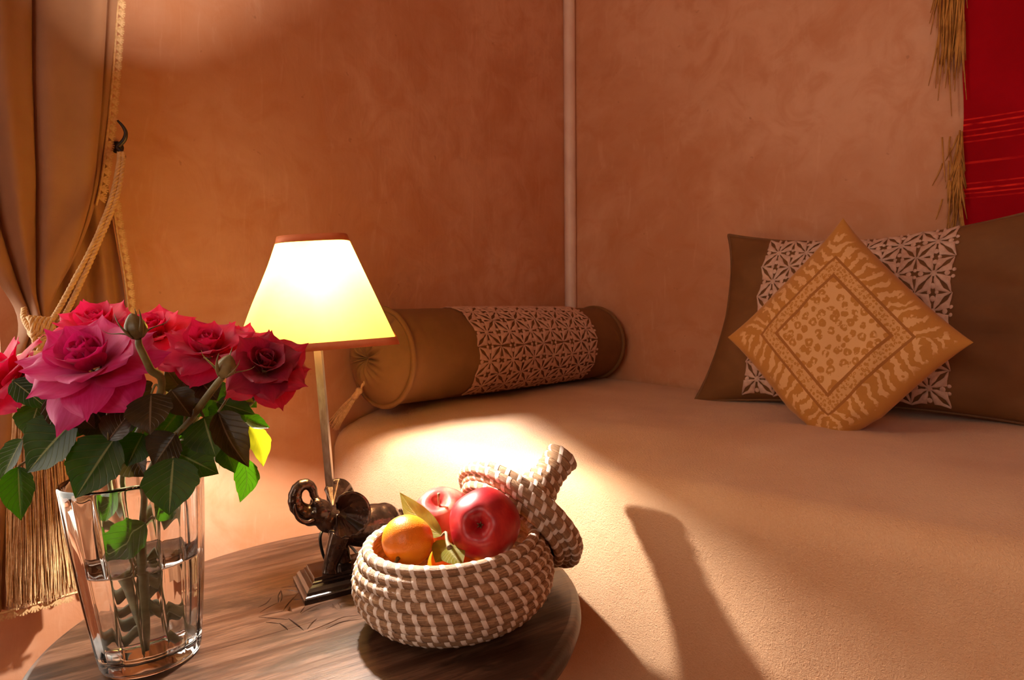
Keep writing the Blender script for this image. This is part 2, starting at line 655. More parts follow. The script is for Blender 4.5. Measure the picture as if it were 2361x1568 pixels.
def rosettes(scale, lo, hi):
    vo = t.n('ShaderNodeTexVoronoi')
    vo.inputs['Scale'].default_value = scale
    vo.inputs['Randomness'].default_value = 0.75
    wv = t.n('ShaderNodeVectorMath', operation='ADD')
    sc_ = t.n('ShaderNodeVectorMath', operation='SCALE')
    nn = t.n('ShaderNodeTexNoise')
    nn.inputs['Scale'].default_value = scale * 1.4
    t.link(tc.outputs['UV'], nn.inputs['Vector'])
    t.link(nn.outputs['Color'], sc_.inputs[0])
    sc_.inputs['Scale'].default_value = 0.55 / scale
    t.link(tc.outputs['UV'], wv.inputs[0])
    t.link(sc_.outputs[0], wv.inputs[1])
    t.link(wv.outputs[0], vo.inputs['Vector'])
    dd = vo.outputs['Distance']
    ring = t.math('MULTIPLY', t.ramp(dd, lo - 0.06, lo), t.ramp(dd, hi, hi - 0.06))
    brk = t.ramp(t.noise(t.coord('UV'), scale * 1.6, 2), 0.36, 0.44)
    return t.math('MULTIPLY', ring, brk)


big = rosettes(18, 0.17, 0.46)
small = rosettes(44, 0.16, 0.46)
inner = t.math('LESS_THAN', d, 0.47)
midf = t.math('MULTIPLY', t.math('GREATER_THAN', d, 0.50), t.math('LESS_THAN', d, 0.63))
pale = t.math('ADD', t.math('MULTIPLY', inner, t.math('SUBTRACT', 1.0, big)),
              t.math('ADD', inz, t.math('MULTIPLY', t.math('MULTIPLY', midf, 0.75), t.math('SUBTRACT', 1.0, small))))
lines = t.math('ADD', t.math('MULTIPLY', t.math('GREATER_THAN', d, 0.465), t.math('LESS_THAN', d, 0.50)),
               t.math('MULTIPLY', t.math('GREATER_THAN', d, 0.63), t.math('LESS_THAN', d, 0.66)))
fz = t.noise(t.coord('UV'), 240, 2)
c = t.mix(t.math('MULTIPLY', fz, 0.25), (0.50, 0.20, 0.030), (0.60, 0.26, 0.05))
c = t.mix(pale, c, (0.74, 0.40, 0.165))
c = t.mix(lines, c, (0.36, 0.125, 0.018))
t.col(c).set(Roughness=0.85)
t.b.inputs['Sheen Weight'].default_value = 0.2
t.bump(fz, 0.25, 0.0008)
M['print'] = t.m

# red hanging with woven stripes (object z is measured from the hanging's own origin)
HANG_Z = 0.92
t = NT('red_woven_cloth')
tc = t.n('ShaderNodeTexCoord')
sx = t.n('ShaderNodeSeparateXYZ')
t.link(tc.outputs['Object'], sx.inputs[0])
zz = sx.outputs[2]
acc = None
for py0, w, st in ((268, 3, .8), (280, 4, 1), (293, 3, .7), (306, 3, .8), (319, 3, .6), (367, 5, .55), (414, 3, .7), (427, 4, 1), (437, 3, .9), (447, 3, .5)):
    z0 = onright(2225, py0 + 12)[2] - HANG_Z
    lane = t.math('MULTIPLY', t.math('LESS_THAN', t.math('ABSOLUTE', t.math('SUBTRACT', zz, z0)), w * 0.00042), st)
    acc = lane if acc is None else t.math('MAXIMUM', acc, lane)
weave = t.noise(t.coord('Object', (200, 200, 600)), 1.0, 3)
acc = t.math('MULTIPLY', acc, t.ramp(t.noise(t.coord('Object', (1, 1, 3)), 30, 3), 0.25, 0.6))
c = t.mix(t.ramp(t.noise(t.coord('Object'), 5, 4), 0.3, 0.7), (0.30, 0.001, 0.006), (0.40, 0.002, 0.010))
c = t.mix(acc, c, (0.85, 0.03, 0.02))
t.col(c).set(Roughness=0.95)
t.b.inputs['Specular IOR Level'].default_value = 0.1
t.bump(weave, 0.3, 0.001)
M['red_cloth'] = t.m


# ------------------------------------------------------------------ the room
def abox(a0, a1, n0, n1, z0, z1):
    V = [P(a, n, z) for a in (a0, a1) for n in (n0, n1) for z in (z0, z1)]
    Fc = [(0, 1, 3, 2), (4, 6, 7, 5), (0, 4, 5, 1), (2, 3, 7, 6), (0, 2, 6, 4), (1, 5, 7, 3)]
    return np.array(V), Fc


def struct(name, VF, mat, smooth=False, loc=None):
    V = np.asarray(VF[0], float)
    if loc is None:
        loc = np.array([V[:, 0].mean(), V[:, 1].mean(), V[:, 2].min()])
    return single(name, (V, VF[1]), mat, None, None, loc=loc, smooth=smooth, kind='structure')


A_BACK, N_SIDE, CEIL, TH = -2.0, -2.2, 2.5, 0.12
WIN_A0, WIN_A1, WIN_Z0, WIN_Z1 = -0.70, 0.232, 0.40, 1.95
struct('floor', abox(A_BACK - .2, WALL_R + .2, N_SIDE - .2, WALL_L + TH, -0.1, 0.0), M['floor'])
struct('ceiling', abox(A_BACK - .2, WALL_R + .2, N_SIDE - .2, WALL_L + TH, CEIL, CEIL + .1), M['ceiling'])
struct('wall_left', join(abox(WIN_A1, WALL_R + .2, WALL_L, WALL_L + TH, 0, CEIL),
                         abox(A_BACK - .2, WIN_A0, WALL_L, WALL_L + TH, 0, CEIL),
                         abox(WIN_A0, WIN_A1, WALL_L, WALL_L + TH, 0, WIN_Z0),
                         abox(WIN_A0, WIN_A1, WALL_L, WALL_L + TH, WIN_Z1, CEIL)), M['plaster'])
struct('wall_right', abox(WALL_R, WALL_R + .2, N_SIDE - .2, WALL_L, 0, CEIL), M['plaster'])
# second daylight opening in the wall behind the photographer
RW0, RW1, RZ0, RZ1 = -0.9, 0.2, 0.8, 1.9
struct('wall_rear', join(abox(A_BACK - .2, A_BACK, N_SIDE - .2, RW0, 0, CEIL),
                         abox(A_BACK - .2, A_BACK, RW1, WALL_L, 0, CEIL),
                         abox(A_BACK - .2, A_BACK, RW0, RW1, RZ1, CEIL),
                         abox(A_BACK - .2, A_BACK, RW0, RW1, 0, RZ0)), M['plaster'])
struct('wall_side', abox(A_BACK, WALL_R, N_SIDE - .2, N_SIDE, 0, CEIL), M['plaster'])


def window(name, rect_fn, w, h, nw, nh):
    """rect_fn(x, y, d) -> world point; frame bars plus one pane per light"""
    bars = []

    def bar(x0, x1, y0, y1, d0, d1):
        V = [rect_fn(x, y, d) for x in (x0, x1) for y in (y0, y1) for d in (d0, d1)]
        bars.append((np.array(V), [(0, 1, 3, 2), (4, 6, 7, 5), (0, 4, 5, 1), (2, 3, 7, 6), (0, 2, 6, 4), (1, 5, 7, 3)]))
    b = 0.035
    bar(0, w, 0, b, 0, .04)
    bar(0, w, h - b, h, 0, .04)
    bar(0, b, 0, h, 0, .04)
    bar(w - b, w, 0, h, 0, .04)
    for i in range(1, nw):
        bar(w * i / nw - .012, w * i / nw + .012, 0, h, .005, .035)
    for j in range(1, nh):
        bar(0, w, h * j / nh - .012, h * j / nh + .012, .005, .035)
    VF = join(*bars)
    loc = VF[0].mean(0)
    loc[2] = VF[0][:, 2].min()
    o = single(name, VF, M['white_paint'], None, None, loc=loc, smooth=False, kind='structure')
    tt = Thing()
    tt.o, tt.loc = o, loc
    for i in range(nw):
        for j in range(nh):
            x0, x1, y0, y1 = w * i / nw + .012, w * (i + 1) / nw - .012, h * j / nh + .012, h * (j + 1) / nh - .012
            V = [rect_fn(x, y, d) for x in (x0, x1) for y in (y0, y1) for d in (.018, .022)]
            part('pane', (np.array(V), [(0, 1, 3, 2), (4, 6, 7, 5), (0, 4, 5, 1), (2, 3, 7, 6), (0, 2, 6, 4), (1, 5, 7, 3)]),
                 M['pane'], tt, smooth=False)
    return o


window('window_1', lambda x, y, d: P(WIN_A0 + x, WALL_L + TH - .06 + d, WIN_Z0 + y), WIN_A1 - WIN_A0, WIN_Z1 - WIN_Z0, 1, 1)
window('window_2', lambda x, y, d: P(A_BACK - .15 + d, RW0 + x, RZ0 + y), RW1 - RW0, RZ1 - RZ0, 2, 1)


def portal(name, corner, ex, ey, nrm):
    ld = bpy.data.lights.new(name, 'AREA')
    ld.shape = 'RECTANGLE'
    ld.size, ld.size_y = float(np.linalg.norm(ex)), float(np.linalg.norm(ey))
    ld.cycles.is_portal = True
    o = bpy.data.objects.new(name, ld)
    COL.objects.link(o)
    x, z = norm(ex), -norm(nrm)
    y = np.cross(z, x)
    mm = Matrix.Identity(4)
    for i in range(3):
        mm[i][0], mm[i][1], mm[i][2] = x[i], y[i], z[i]
    mm.translation = Vector(np.asarray(corner) + np.asarray(ex) / 2 + np.asarray(ey) / 2)
    o.matrix_world = mm


A3, N3 = P(1, 0, 0), P(0, 1, 0)
portal('window_left_offscreen', P(WIN_A0, WALL_L + TH - .07, WIN_Z0), A3 * (WIN_A1 - WIN_A0), np.array([0, 0, WIN_Z1 - WIN_Z0]), -N3)
portal('window_rear_offscreen', P(A_BACK - .1, RW0, RZ0), N3 * (RW1 - RW0), np.array([0, 0, RZ1 - RZ0]), A3)

# half-round moulding in the corner
prof = [(math.cos(a) * .016, math.sin(a) * .016) for a in np.linspace(0, 2 * math.pi, 17)[:-1]]
V = [P(WALL_R - .013 + x, WALL_L - .013 + y, z) for z in (0.0, CEIL) for x, y in prof]
struct('trim_1', (np.array(V), grid_faces(16, 2, wrap_u=True)), M['trim'], smooth=True)

# ------------------------------------------------------------------ daybed
bed = thing('daybed', 'daybed in the corner under a smooth peach terry bedspread', 'daybed', P((BED_F + WALL_R) / 2, 0.2, 0))
BED_N1, BED_N0 = WALL_L - .004, -0.95


def bed_profile(m=64):
    pr = []
    r = 0.045
    for z in np.linspace(0.03, BED_Z - r, 26):
        k = (z - .03) / (BED_Z - r - .03)
        pr.append((BED_F + 0.012 * math.sin(k * 3.0) * (1 - k) - .0, z, 0))
    for t_ in np.linspace(0, math.pi / 2, 9)[1:]:
        pr.append((BED_F + r - r * math.cos(t_), BED_Z - r + r * math.sin(t_), 1))
    for a in np.linspace(BED_F + r + .02, WALL_R - .012, 30):
        pr.append((a, BED_Z + .018 * min(1.0, (a - BED_F - .045) / .16) ** .8, 2))
    return pr


pr = bed_profile()
ns = np.linspace(BED_N1, BED_N0, 110)
V = []
for n in ns:
    e = max(0.0, 1 - (BED_N1 - n) / 0.05)
    for a, z, k in pr:
        w = fbm(n * 3.1, a * 3 + z * 2, 1.7) * 0.007 + fbm(n * 9, z * 1.2 + a * 9, 4.4) * 0.0022
        drop = 0.008 * e * e
        aa = a - (w if k == 0 else w * .4) + drop * (0.8 if k < 2 else 0)
        if k == 0:                                 # soft vertical hang of the spread
            aa += 0.004 * math.sin(n * 9.0 + 1.0) * (1 - (z / BED_Z)) * 2
        hr = min(1, max(0, (n - .70) / .35))
        z = z + (.015 * hr * hr * (3 - 2 * hr) * min(1.0, max(0, a - BED_F - .03) / .10))
        zz_ = z + (w if k == 2 else w * .3) * (0.3 if a > WALL_R - .03 else 1) - (drop if k else 0)
        V.append(P(min(aa, WALL_R - .008), n, max(zz_, .02)))
part('bedspread', (np.array(V), grid_faces(len(pr), len(ns))), M['bed'], bed)
# hem side hanging down at the end of the bed by the wall
V, Fc = [], []
endn = BED_N1 - .001
for i, (a, z, k) in enumerate(pr):
    V.append(P(max(a, BED_F + .016), endn, min(z, BED_Z - .02)))
    V.append(P(max(a, BED_F + .016), endn, 0.03))
part('end_drop', (np.array(V), [(2 * i, 2 * i + 1, 2 * i + 3, 2 * i + 2) for i in range(len(pr) - 1)]), M['bed'], bed)
part('plinth', abox(BED_F + .06, WALL_R - .02, BED_N0 + .05, BED_N1 - .03, 0.0, 0.10), M['dark_wood'], bed, smooth=False)


# ------------------------------------------------------------------ lace
def lace(mapfn, nu, nv, inset=0.0, lift=0.0016, seed=1, keep=None):
    """mapfn(u, v) -> point, normal for u in 0..nu, v in 0..nv; four split leaves and small dots in each cell"""
    r_ = random.Random(seed)
    V, Fc = [], []

    def put(u, v, h):
        p, n = mapfn(u, v)
        V.append(p + n * h)
        return len(V) - 1

    def crescent(cx, cy, ang, ln, wid, sgn, slit):
        m = 7
        ids = []
        for i in range(m):
            s_ = i / (m - 1)
            x = 0.05 + s_ * (ln - 0.05)
            w0 = slit * math.sin(math.pi * s_) * (1.0 + 0.5 * math.cos(2 * math.pi * s_ * 1.5))
            w1 = wid * math.sin(math.pi * (s_ ** 0.9)) * (1.0 + 0.22 * math.cos(4 * math.pi * s_)) + 0.015
            row = []
            for w_, h in ((w0, .0004), ((w0 + w1) / 2, lift), (w1, .0004)):
                uu = cx + x * math.cos(ang) - sgn * w_ * math.sin(ang)
                vv_ = cy + x * math.sin(ang) + sgn * w_ * math.cos(ang)
                row.append(put(uu, vv_, h))
            ids.append(row)
        for i in range(m - 1):
            for k in range(2):
                f = (ids[i][k], ids[i + 1][k], ids[i + 1][k + 1], ids[i][k + 1])
                Fc.append(f if sgn > 0 else f[::-1])

    def dot(cx, cy, r0, lf):
        c_ = put(cx, cy, lf)
        ring = [put(cx + r0 * math.cos(a), cy + r0 * math.sin(a), .0003) for a in np.linspace(0, 2 * math.pi, 9)[:-1]]
        for i in range(8):
            Fc.append((c_, ring[i], ring[(i + 1) % 8]))

    for i in range(nu):
        for j in range(nv):
            cx, cy = i + .5, j + .5
            if keep and not keep(cx, cy):
                continue
            for q in range(4):
                ang = math.pi / 4 + q * math.pi / 2 + r_.uniform(-.06, .06)
                ln = 0.69 + r_.uniform(-.02, .03)
                for sgn in (-1, 1):
                    crescent(cx, cy, ang, ln, 0.205, sgn, 0.045)
            for q in range(4):
                ang = q * math.pi / 2
                dot(cx + .34 * math.cos(ang), cy + .34 * math.sin(ang), .075, lift * .9)
                if q < 2:
                    dot(cx + .5 * math.cos(ang) + .10 * math.sin(ang), cy + .5 * math.sin(ang) + .10 * math.cos(ang), .055, lift * 1.2)
                    dot(cx + .5 * math.cos(ang) - .10 * math.sin(ang), cy + .5 * math.sin(ang) - .10 * math.cos(ang), .055, lift * 1.2)
            dot(cx, cy, .09, lift * 1.1)
    return np.array(V), Fc


# ------------------------------------------------------------------ bolster
BR = 0.0915
BN, BZ = WALL_L - .012 - BR, BED_Z + .033 + BR + .002
BA0, BA1 = 0.792, WALL_R - .035
bol = thing('bolster', 'tan cylindrical bolster with lace panel lying along the bed end against the wall', 'bolster',
            P((BA0 + BA1) / 2, BN, BED_Z))


def bol_pt(a, ang, r):
    return P(a, BN - r * math.sin(ang), BZ + r * math.cos(ang))


def bol_r(a):
    k = (a - BA0) / (BA1 - BA0)
    return BR * (0.985 + 0.03 * math.sin(math.pi * k))


aa = np.linspace(BA0, BA1, 40)
V = [bol_pt(a, 2 * math.pi * i / 48, bol_r(a) * (1 + .008 * fbm(a * 14, i / 48 * 8, 2))) for a in aa for i in range(48)]
part('cover', (np.array(V), grid_faces(48, 40, wrap_u=True)), M['bolster'], bol)
for a_end, s_, bulge in ((BA0, -1, 0.050), (BA1, 1, 0.018)):
    V = []
    rr = np.concatenate([np.linspace(1.0, .12, 12), [0.06, 0.03]])
    for k, q in enumerate(rr):
        for i in range(64):
            ang = 2 * math.pi * i / 64
            pl = abs(math.sin(ang * 8 + .4 * math.sin(ang * 3)))
            dep = bulge * (1 - q ** 2.2) - (0.018 * math.exp(-(q / .16) ** 2) if s_ < 0 else 0)
            dep -= 0.020 * (1 - pl) * math.exp(-((q - .22) / .22) ** 2)
            V.append(bol_pt(a_end + s_ * dep, ang, BR * .985 * q))
    part('end_cap', (np.array(V), grid_faces(64, len(rr), wrap_u=True) + [tuple(range((len(rr) - 1) * 64, len(rr) * 64))]),
         M['bolster'], bol)
    pts = [bol_pt(a_end, t_, BR * 1.0) for t_ in np.linspace(0, 2 * math.pi, 49)]
    part('piping', tube(pts, .0052, 8, caps=False), M['bolster'], bol)
NU_, NV_ = 6, 6
LA0, LA1 = 0.955, 1.365


def bol_map(u, v):
    ang = R(-62) + v / NV_ * R(215)
    a = LA0 + u / NU_ * (LA1 - LA0)
    p = bol_pt(a, ang, bol_r(a) + .0012)
    return p, P(0, -math.sin(ang), math.cos(ang))


part('lace_panel', lace(bol_map, NU_, NV_, lift=.0022, seed=3), M['lace'], bol)
# tassel at the near end
def tpt(px, py, a):
    return onplane(px, py, Ax, a)


tp = smooth_path([tpt(856, 832, .772), tpt(851, 852, .762), tpt(843, 874, .757), tpt(832, 896, .752)], 24)
hel = np.array([[.0013 * math.cos(i * .8), .0013 * math.sin(i * .8), 0] for i in range(24)])
part('tassel_cord', join(tube(tp + hel, .0017, 6), tube(tp - hel, .0017, 6)), M['tassel'], bol)
h0, h1, h2 = tpt(832, 896, .752), tpt(816, 918, .748), tpt(770, 982, .735)
tdir = norm(h1 - h0)
hl = np.linalg.norm(h1 - h0)
hd = [h0 + tdir * hl * s_ for s_ in (0, .15, .3, .45, .7, 1.0)]
part('tassel_head', tube(hd, [.003, .0066, .0068, .0052, .0058, .0062], 12), M['tassel'], bol)
st = []
e1 = norm(np.cross(tdir, A3))
e2 = np.cross(e1, tdir)
for k in range(150):
    a_, q = rng.uniform(0, 2 * math.pi), math.sqrt(rng.uniform(0, 1))
    off = e1 * math.cos(a_) * q + e2 * math.sin(a_) * q * .6
    end = h2 + rng.normal(0, .0015, 3)
    st.append(tube(smooth_path([h1 - tdir * .002 + off * .0048, (h1 + h2) / 2 + off * .0105 + np.array([0, 0, .002]), end + off * .0125], 6), .0009, 4))
part('tassel_skirt', join(*st), M['tassel'], bol, kind='stuff')


# ------------------------------------------------------------------ cushions
def pillow(center, ex, ey, ez, w, h, thick, nu=56, nv=44, ear=0.10, pinch=0.07, pinchx=None, wr=0.006, seed=0.0, warp=None):
    """soft cushion: ex, ey in its plane, ez towards the viewer; front and back sheets welded at the seam"""
    def pt(u, v, side):
        au_, av_ = abs(u), abs(v)
        x = u * (1 - (pinch if pinchx is None else pinchx) * (1 - av_ ** 2.0) * au_ ** 3)
        y = v * (1 - pinch * (1 - au_ ** 2.0) * av_ ** 3)
        e = (au_ * av_) ** 4
        x *= 1 + ear * e
        y *= 1 + ear * e
        tk = ((1 - au_ ** 2.6) * (1 - av_ ** 2.6))
        tk = max(tk, 0) ** 0.55
        z = side * thick * tk
        z += side * wr * fbm(u * 2.4 + seed, v * 2.4, seed) * min(1, tk * 2)
        q = np.array([x * w / 2, y * h / 2, z])
        if warp:
            q = warp(u, v, q)
        return center + ex * q[0] + ey * q[1] + ez * q[2]
    us = np.sin(np.linspace(-1, 1, nu) * math.pi / 2)
    vs = np.sin(np.linspace(-1, 1, nv) * math.pi / 2)
    front = [pt(u, v, 1) for v in vs for u in us]
    back = [pt(u, v, -1) for v in vs for u in us]
    uv = [((u + 1) / 2, (v + 1) / 2) for v in vs for u in us]
    Vv = np.array(front + back)
    f1 = grid_faces(nu, nv)
    f2 = [tuple(i + nu * nv for i in f[::-1]) for f in f1]
    seam = [pt(u, -1, 0) for u in us] + [pt(1, v, 0) for v in vs[1:]] + [pt(u, 1, 0) for u in us[::-1][1:]] + [pt(-1, v, 0) for v in vs[::-1][1:]]
    return (Vv, f1 + f2, np.array(uv + uv)), np.array(seam), pt


# large brown cushion leaning on the right wall
ccent = P(WALL_R - .118, 0.335, .779)
ex = -N3
lean = R(12)
ey = norm(np.array([0, 0, math.cos(lean)]) + A3 * math.sin(lean))
ez = np.cross(ex, ey)
if ez @ A3 > 0:
    ez = -ez


def sag(u, v, q):
    q[1] += -0.012 * (1 - u * u) * (v > 0) * v + (0.020 * max(u, 0) * max(v, 0))
    q[2] += .0045 * math.sin(15 * v + 5 * u + 1.6 * math.sin(4 * v)) * min(1, max(0, (u - .42) / .2)) * (1 - v * v) * (1 - u * u) * 2.2
    q[0] += -0.030 * max(0, -v) * max(0, -u) + 0.012 * max(0, v) * max(0, -u)
    return q


VFc, seam, ptc = pillow(ccent, ex, ey, ez, 0.60, 0.352, 0.066, ear=0.05, pinchx=0.035, pinch=0.085, warp=sag, seed=2.0, wr=.012)
cush = thing('large_cushion', 'large dark brown cushion with a wide lace panel leaning on the wall', 'cushion', P(WALL_R - .2, 0.33, BED_Z))
part('cover', VFc, M['brown_fabric'], cush)
part('piping', tube(seam, .0035, 6, caps=False), M['brown_piping'], cush)


def cush_map(u, v):
    uu, vv_ = -0.70 + (u / 6.0) * 1.13, -0.95 + (v / 5.0) * 1.90
    vv_ = max(-.985, min(.985, vv_))
    p = ptc(uu, vv_, 1)
    e = 1e-3
    n_ = np.cross(ptc(uu + e, vv_, 1) - p, ptc(uu, vv_ + e, 1) - p)
    return p + norm(n_) * .001, norm(n_)


part('lace_panel', lace(cush_map, 6, 5, lift=.0036, seed=8), M['lace'], cush)

# small printed cushion standing on its corner
yc0 = onplane(1930, 783, Ax, 1.185)
nvec = norm(-A3 * 0.93 + np.array([0, 0, 0.28]) + N3 * 0.0)
up_ = norm(np.array([0, 0, 1.0]) - nvec * nvec[2])
rt_ = np.cross(up_, nvec)
UPH, RTH = .205, .179
exy = up_ * UPH + rt_ * RTH - rt_ * .010
eyy = up_ * UPH - rt_ * RTH - rt_ * .010


def crumple(u, v, q):
    k = max(0.0, -(u + v) / 2 - 0.60) / 0.4            # the lowest corner is squashed on the bed
    q[0] += k * .075
    q[1] += k * .085
    q[2] += k * .010 * math.sin(9 * (u - v))
    return q


VFy, seamy, pty = pillow(yc0, exy, eyy, nvec, 1.0, 1.0, 0.042, nu=52, nv=52, ear=0.04, pinch=0.02, wr=.006, seed=5.0, warp=crumple)
yel = thing('printed_cushion', 'ochre cushion with zebra and leopard print standing on its corner', 'cushion', (yc0[0], yc0[1], BED_Z))
part('cover', VFy, M['print'], yel)

# ------------------------------------------------------------------ wall hanging
hn0 = (onright(2221, 290)[:2] @ Nx)
hang = thing('wall_hanging', 'deep red woven wall hanging with bright stripes and a gold fringe', 'textile', P(WALL_R - .02, hn0 - .5, HANG_Z))
V = []
ncol, nrow = 60, 30
for j in range(nrow):
    z = HANG_Z - .22 + (2.0 - HANG_Z) * j / (nrow - 1)
    for i in range(ncol):
        n = hn0 - i * 0.02 + .0022 * math.sin(z * 26) * (i == 0)
        a = WALL_R - .014 - .006 * math.sin(n * 21 + z * 1.2) - .004 * fbm(n * 5, z * 4)
        V.append(P(a, n, z))
part('cloth', (np.array(V), grid_faces(ncol, nrow)), M['red_cloth'], hang)
st = []
for k in range(230):
    if k < 150:
        x0, y0, ln = rng.uniform(2168, 2226), rng.uniform(-260, 60), rng.uniform(.06, .17)
    else:
        x0, y0, ln = rng.uniform(2206, 2219), rng.uniform(300, 470), rng.uniform(.03, .09)
        if rng.uniform() < .12:
            x0 -= rng.uniform(5, 40)
    p0 = onright(x0, y0, .010 + rng.uniform(0, .012))
    dn = rng.uniform(-.012, .02)
    st.append(tube(smooth_path([p0, p0 + N3 * dn * .4 - A3 * .002 + [0, 0, -ln * .5], p0 + N3 * dn + [0, 0, -ln]], 5), [.0016, .0018, .0016, .0012, .0006], 4))
part('fringe', join(*st), M['gold_fringe'], hang, kind='stuff')


# ------------------------------------------------------------------ curtain on the left wall
def az(px, py, off):
    p = onleft(px, py, off)
    return p[:2] @ Ax, p[2]


def edge_curve(keys, off, zs):
    """pixel key points -> a as a function of z"""
    pts = sorted([az(x, y, off)[::-1] for x, y in keys])
    return np.interp(zs, [p[0] for p in pts], [p[1] for p in pts])


def smoothed(a, k=5):
    w = np.ones(k) / k
    return np.convolve(np.pad(a, k // 2, mode='edge'), w, 'valid')


cur = thing('curtain', 'tan curtain gathered by a rope tieback beside the window', 'curtain', P(0.2, WALL_L - .08, 0.41))
OFF = 0.085
TIE_Z = az(95, 745, OFF)[1]
BOT_Z = az(150, 1384, OFF)[1]
TOP_Z = 2.05
zs = np.concatenate([np.linspace(TOP_Z, 1.25, 10)[:-1], np.linspace(1.25, TIE_Z, 46), np.linspace(TIE_Z, BOT_Z, 34)[1:]])
rk = [(292, -60), (288, 30), (282, 120), (272, 250), (263, 330), (252, 420), (232, 500), (197, 590), (152, 670), (120, 735), (122, 765),
      (150, 870), (176, 1050), (196, 1386)]
lk = [(-260, -200), (-220, 100), (-170, 300), (-110, 480), (-40, 590), (28, 680), (60, 735), (58, 765), (20, 880), (-25, 1050), (-70, 1386)]
ra = smoothed(edge_curve(rk, OFF, zs), 5)
la = smoothed(edge_curve(lk, OFF, zs), 5)
NUc = 150
V, U = [], []
cr = random.Random(4)
for z, a0, a1 in zip(zs, la, ra):
    wdt = abs(a1 - a0)
    amp = 0.010 + 0.035 * min(1.0, wdt / 0.35)
    tie = math.exp(-((z - TIE_Z) / .03) ** 2)
    for i in range(NUc):
        u = i / (NUc - 1)
        uu = u + 0.03 * math.sin(u * 11 + z * 1.3)
        f = abs(math.sin(math.pi * (3.1 * uu + .12))) ** 0.42
        f2 = 0.10 * math.sin(2 * math.pi * (4.3 * uu + z * .5))
        off = OFF - .035 + amp * (f + f2 * (1 - tie)) + tie * .03 * math.sin(math.pi * u)
        if u > .93:
            off = off * (1 - (u - .93) / .07 * .3)
        V.append(P(a0 + (a1 - a0) * u, WALL_L - max(off, .012), z))
        U.append((u, z))
fab = part('drape', (np.array(V), grid_faces(NUc, len(zs)), np.array(U)), M['curtain'], cur)
# the loose layer hanging behind the rope
OFB = 0.035
zb = np.linspace(1.16, BOT_Z + .004, 50)
rkb = [(252, 330), (258, 440), (270, 530), (285, 610), (298, 700), (304, 850), (292, 1100), (270, 1386)]
lkb = [(60, 300), (90, 700), (100, 1000), (100, 1386)]
rab = smoothed(edge_curve(rkb, OFB, zb), 5)
lab = edge_curve(lkb, OFB, zb)
V = []
for z, a0, a1 in zip(zb, lab, rab):
    for i in range(60):
        u = i / 59
        off = .018 + .016 * (0.5 + .5 * math.sin(u * 19 + .8 * math.sin(z * 4))) * (1 if u < .93 else .6)
        V.append(P(a0 + (a1 - a0) * u, WALL_L - off, z))
part('back_layer', (np.array(V), grid_faces(60, 50)), M['curtain'], cur)
# braid with little fan tufts along the edges
fanV, fanF = [], []
for k in range(5):
    t_ = k / 4
    ang = R(-38 + 76 * t_)
    c_, s_ = math.cos(ang), math.sin(ang)
    b = len(fanV)
    for x, w_ in ((0, .0006), (.5, .0012), (1, .0010)):
        for sg in (-1, 1):
            px_, py_ = x * .0112, sg * w_
            fanV.append((px_ * c_ - py_ * s_, px_ * s_ + py_ * c_, 0.0006 * (1 - abs(x - .5))))
    fanF += [(b, b + 1, b + 3, b + 2), (b + 2, b + 3, b + 5, b + 4)]
fanV = np.array(fanV)
fan_me = mesh_of('tuft', np.vstack([fanV, fanV * [1, 1, -1] - [0, 0, .0006]]),
                 fanF + [tuple(i + len(fanV) for i in f[::-1]) for f in fanF], M['tassel'], smooth=False)


def tufts(path, outdir, spacing):
    seg = np.linalg.norm(np.diff(path, axis=0), axis=1)
    s_ = np.concatenate([[0], np.cumsum(seg)])
    n = int(s_[-1] / spacing)
    for k in range(n):
        q = (k + .5) * spacing
        p = np.array([np.interp(q, s_, path[:, i]) for i in range(3)])
        x = norm(outdir)
        z = norm(-N3 * 1.0)
        y = np.cross(z, x)
        mm = Matrix.Identity(4)
        for i in range(3):
            mm[i][0], mm[i][1], mm[i][2] = x[i], y[i], z[i]
        mm.translation = Vector(p - cur.loc)
        o = bpy.data.objects.new('tuft', fan_me)
        COL.objects.link(o)
        o.parent = cur.o
        o.matrix_basis = mm


V = np.array(V)
p1 = np.array([P(a, WALL_L - OFF * .62, z) for a, z in zip(ra, zs) if az(250, 470, OFF)[1] < z < 1.27])
p2 = np.array([P(a, WALL_L - .032, z) for a, z in zip(rab, zb) if az(300, 730, OFB)[1] < z < az(258, 440, OFB)[1]])
p3 = np.array([P(a, WALL_L - OFF * .8, BOT_Z) for a in np.linspace(la[-1], ra[-1], 30)])
for pp, od in ((p1, A3), (p2, A3), (p3, np.array([0, 0, -1.0]))):
    part('edge_braid', tube(pp, .0018, 6), M['tassel'], cur)
    tufts(pp, od, .0128)

rod = thing('curtain_rod', 'black iron rod carrying the tan curtain above the window', 'curtain rod', P(0.1, WALL_L - .06, TOP_Z - .01))
part('bar', tube([P(-.62, WALL_L - .06, TOP_Z + .004), P(.42, WALL_L - .06, TOP_Z + .004)], .008, 12), M['iron'], rod)
for a_ in (-.60, .40):
    part('bracket', tube([P(a_, WALL_L - .06, TOP_Z + .004), P(a_, WALL_L, TOP_Z + .004)], .006, 10), M['iron'], rod)

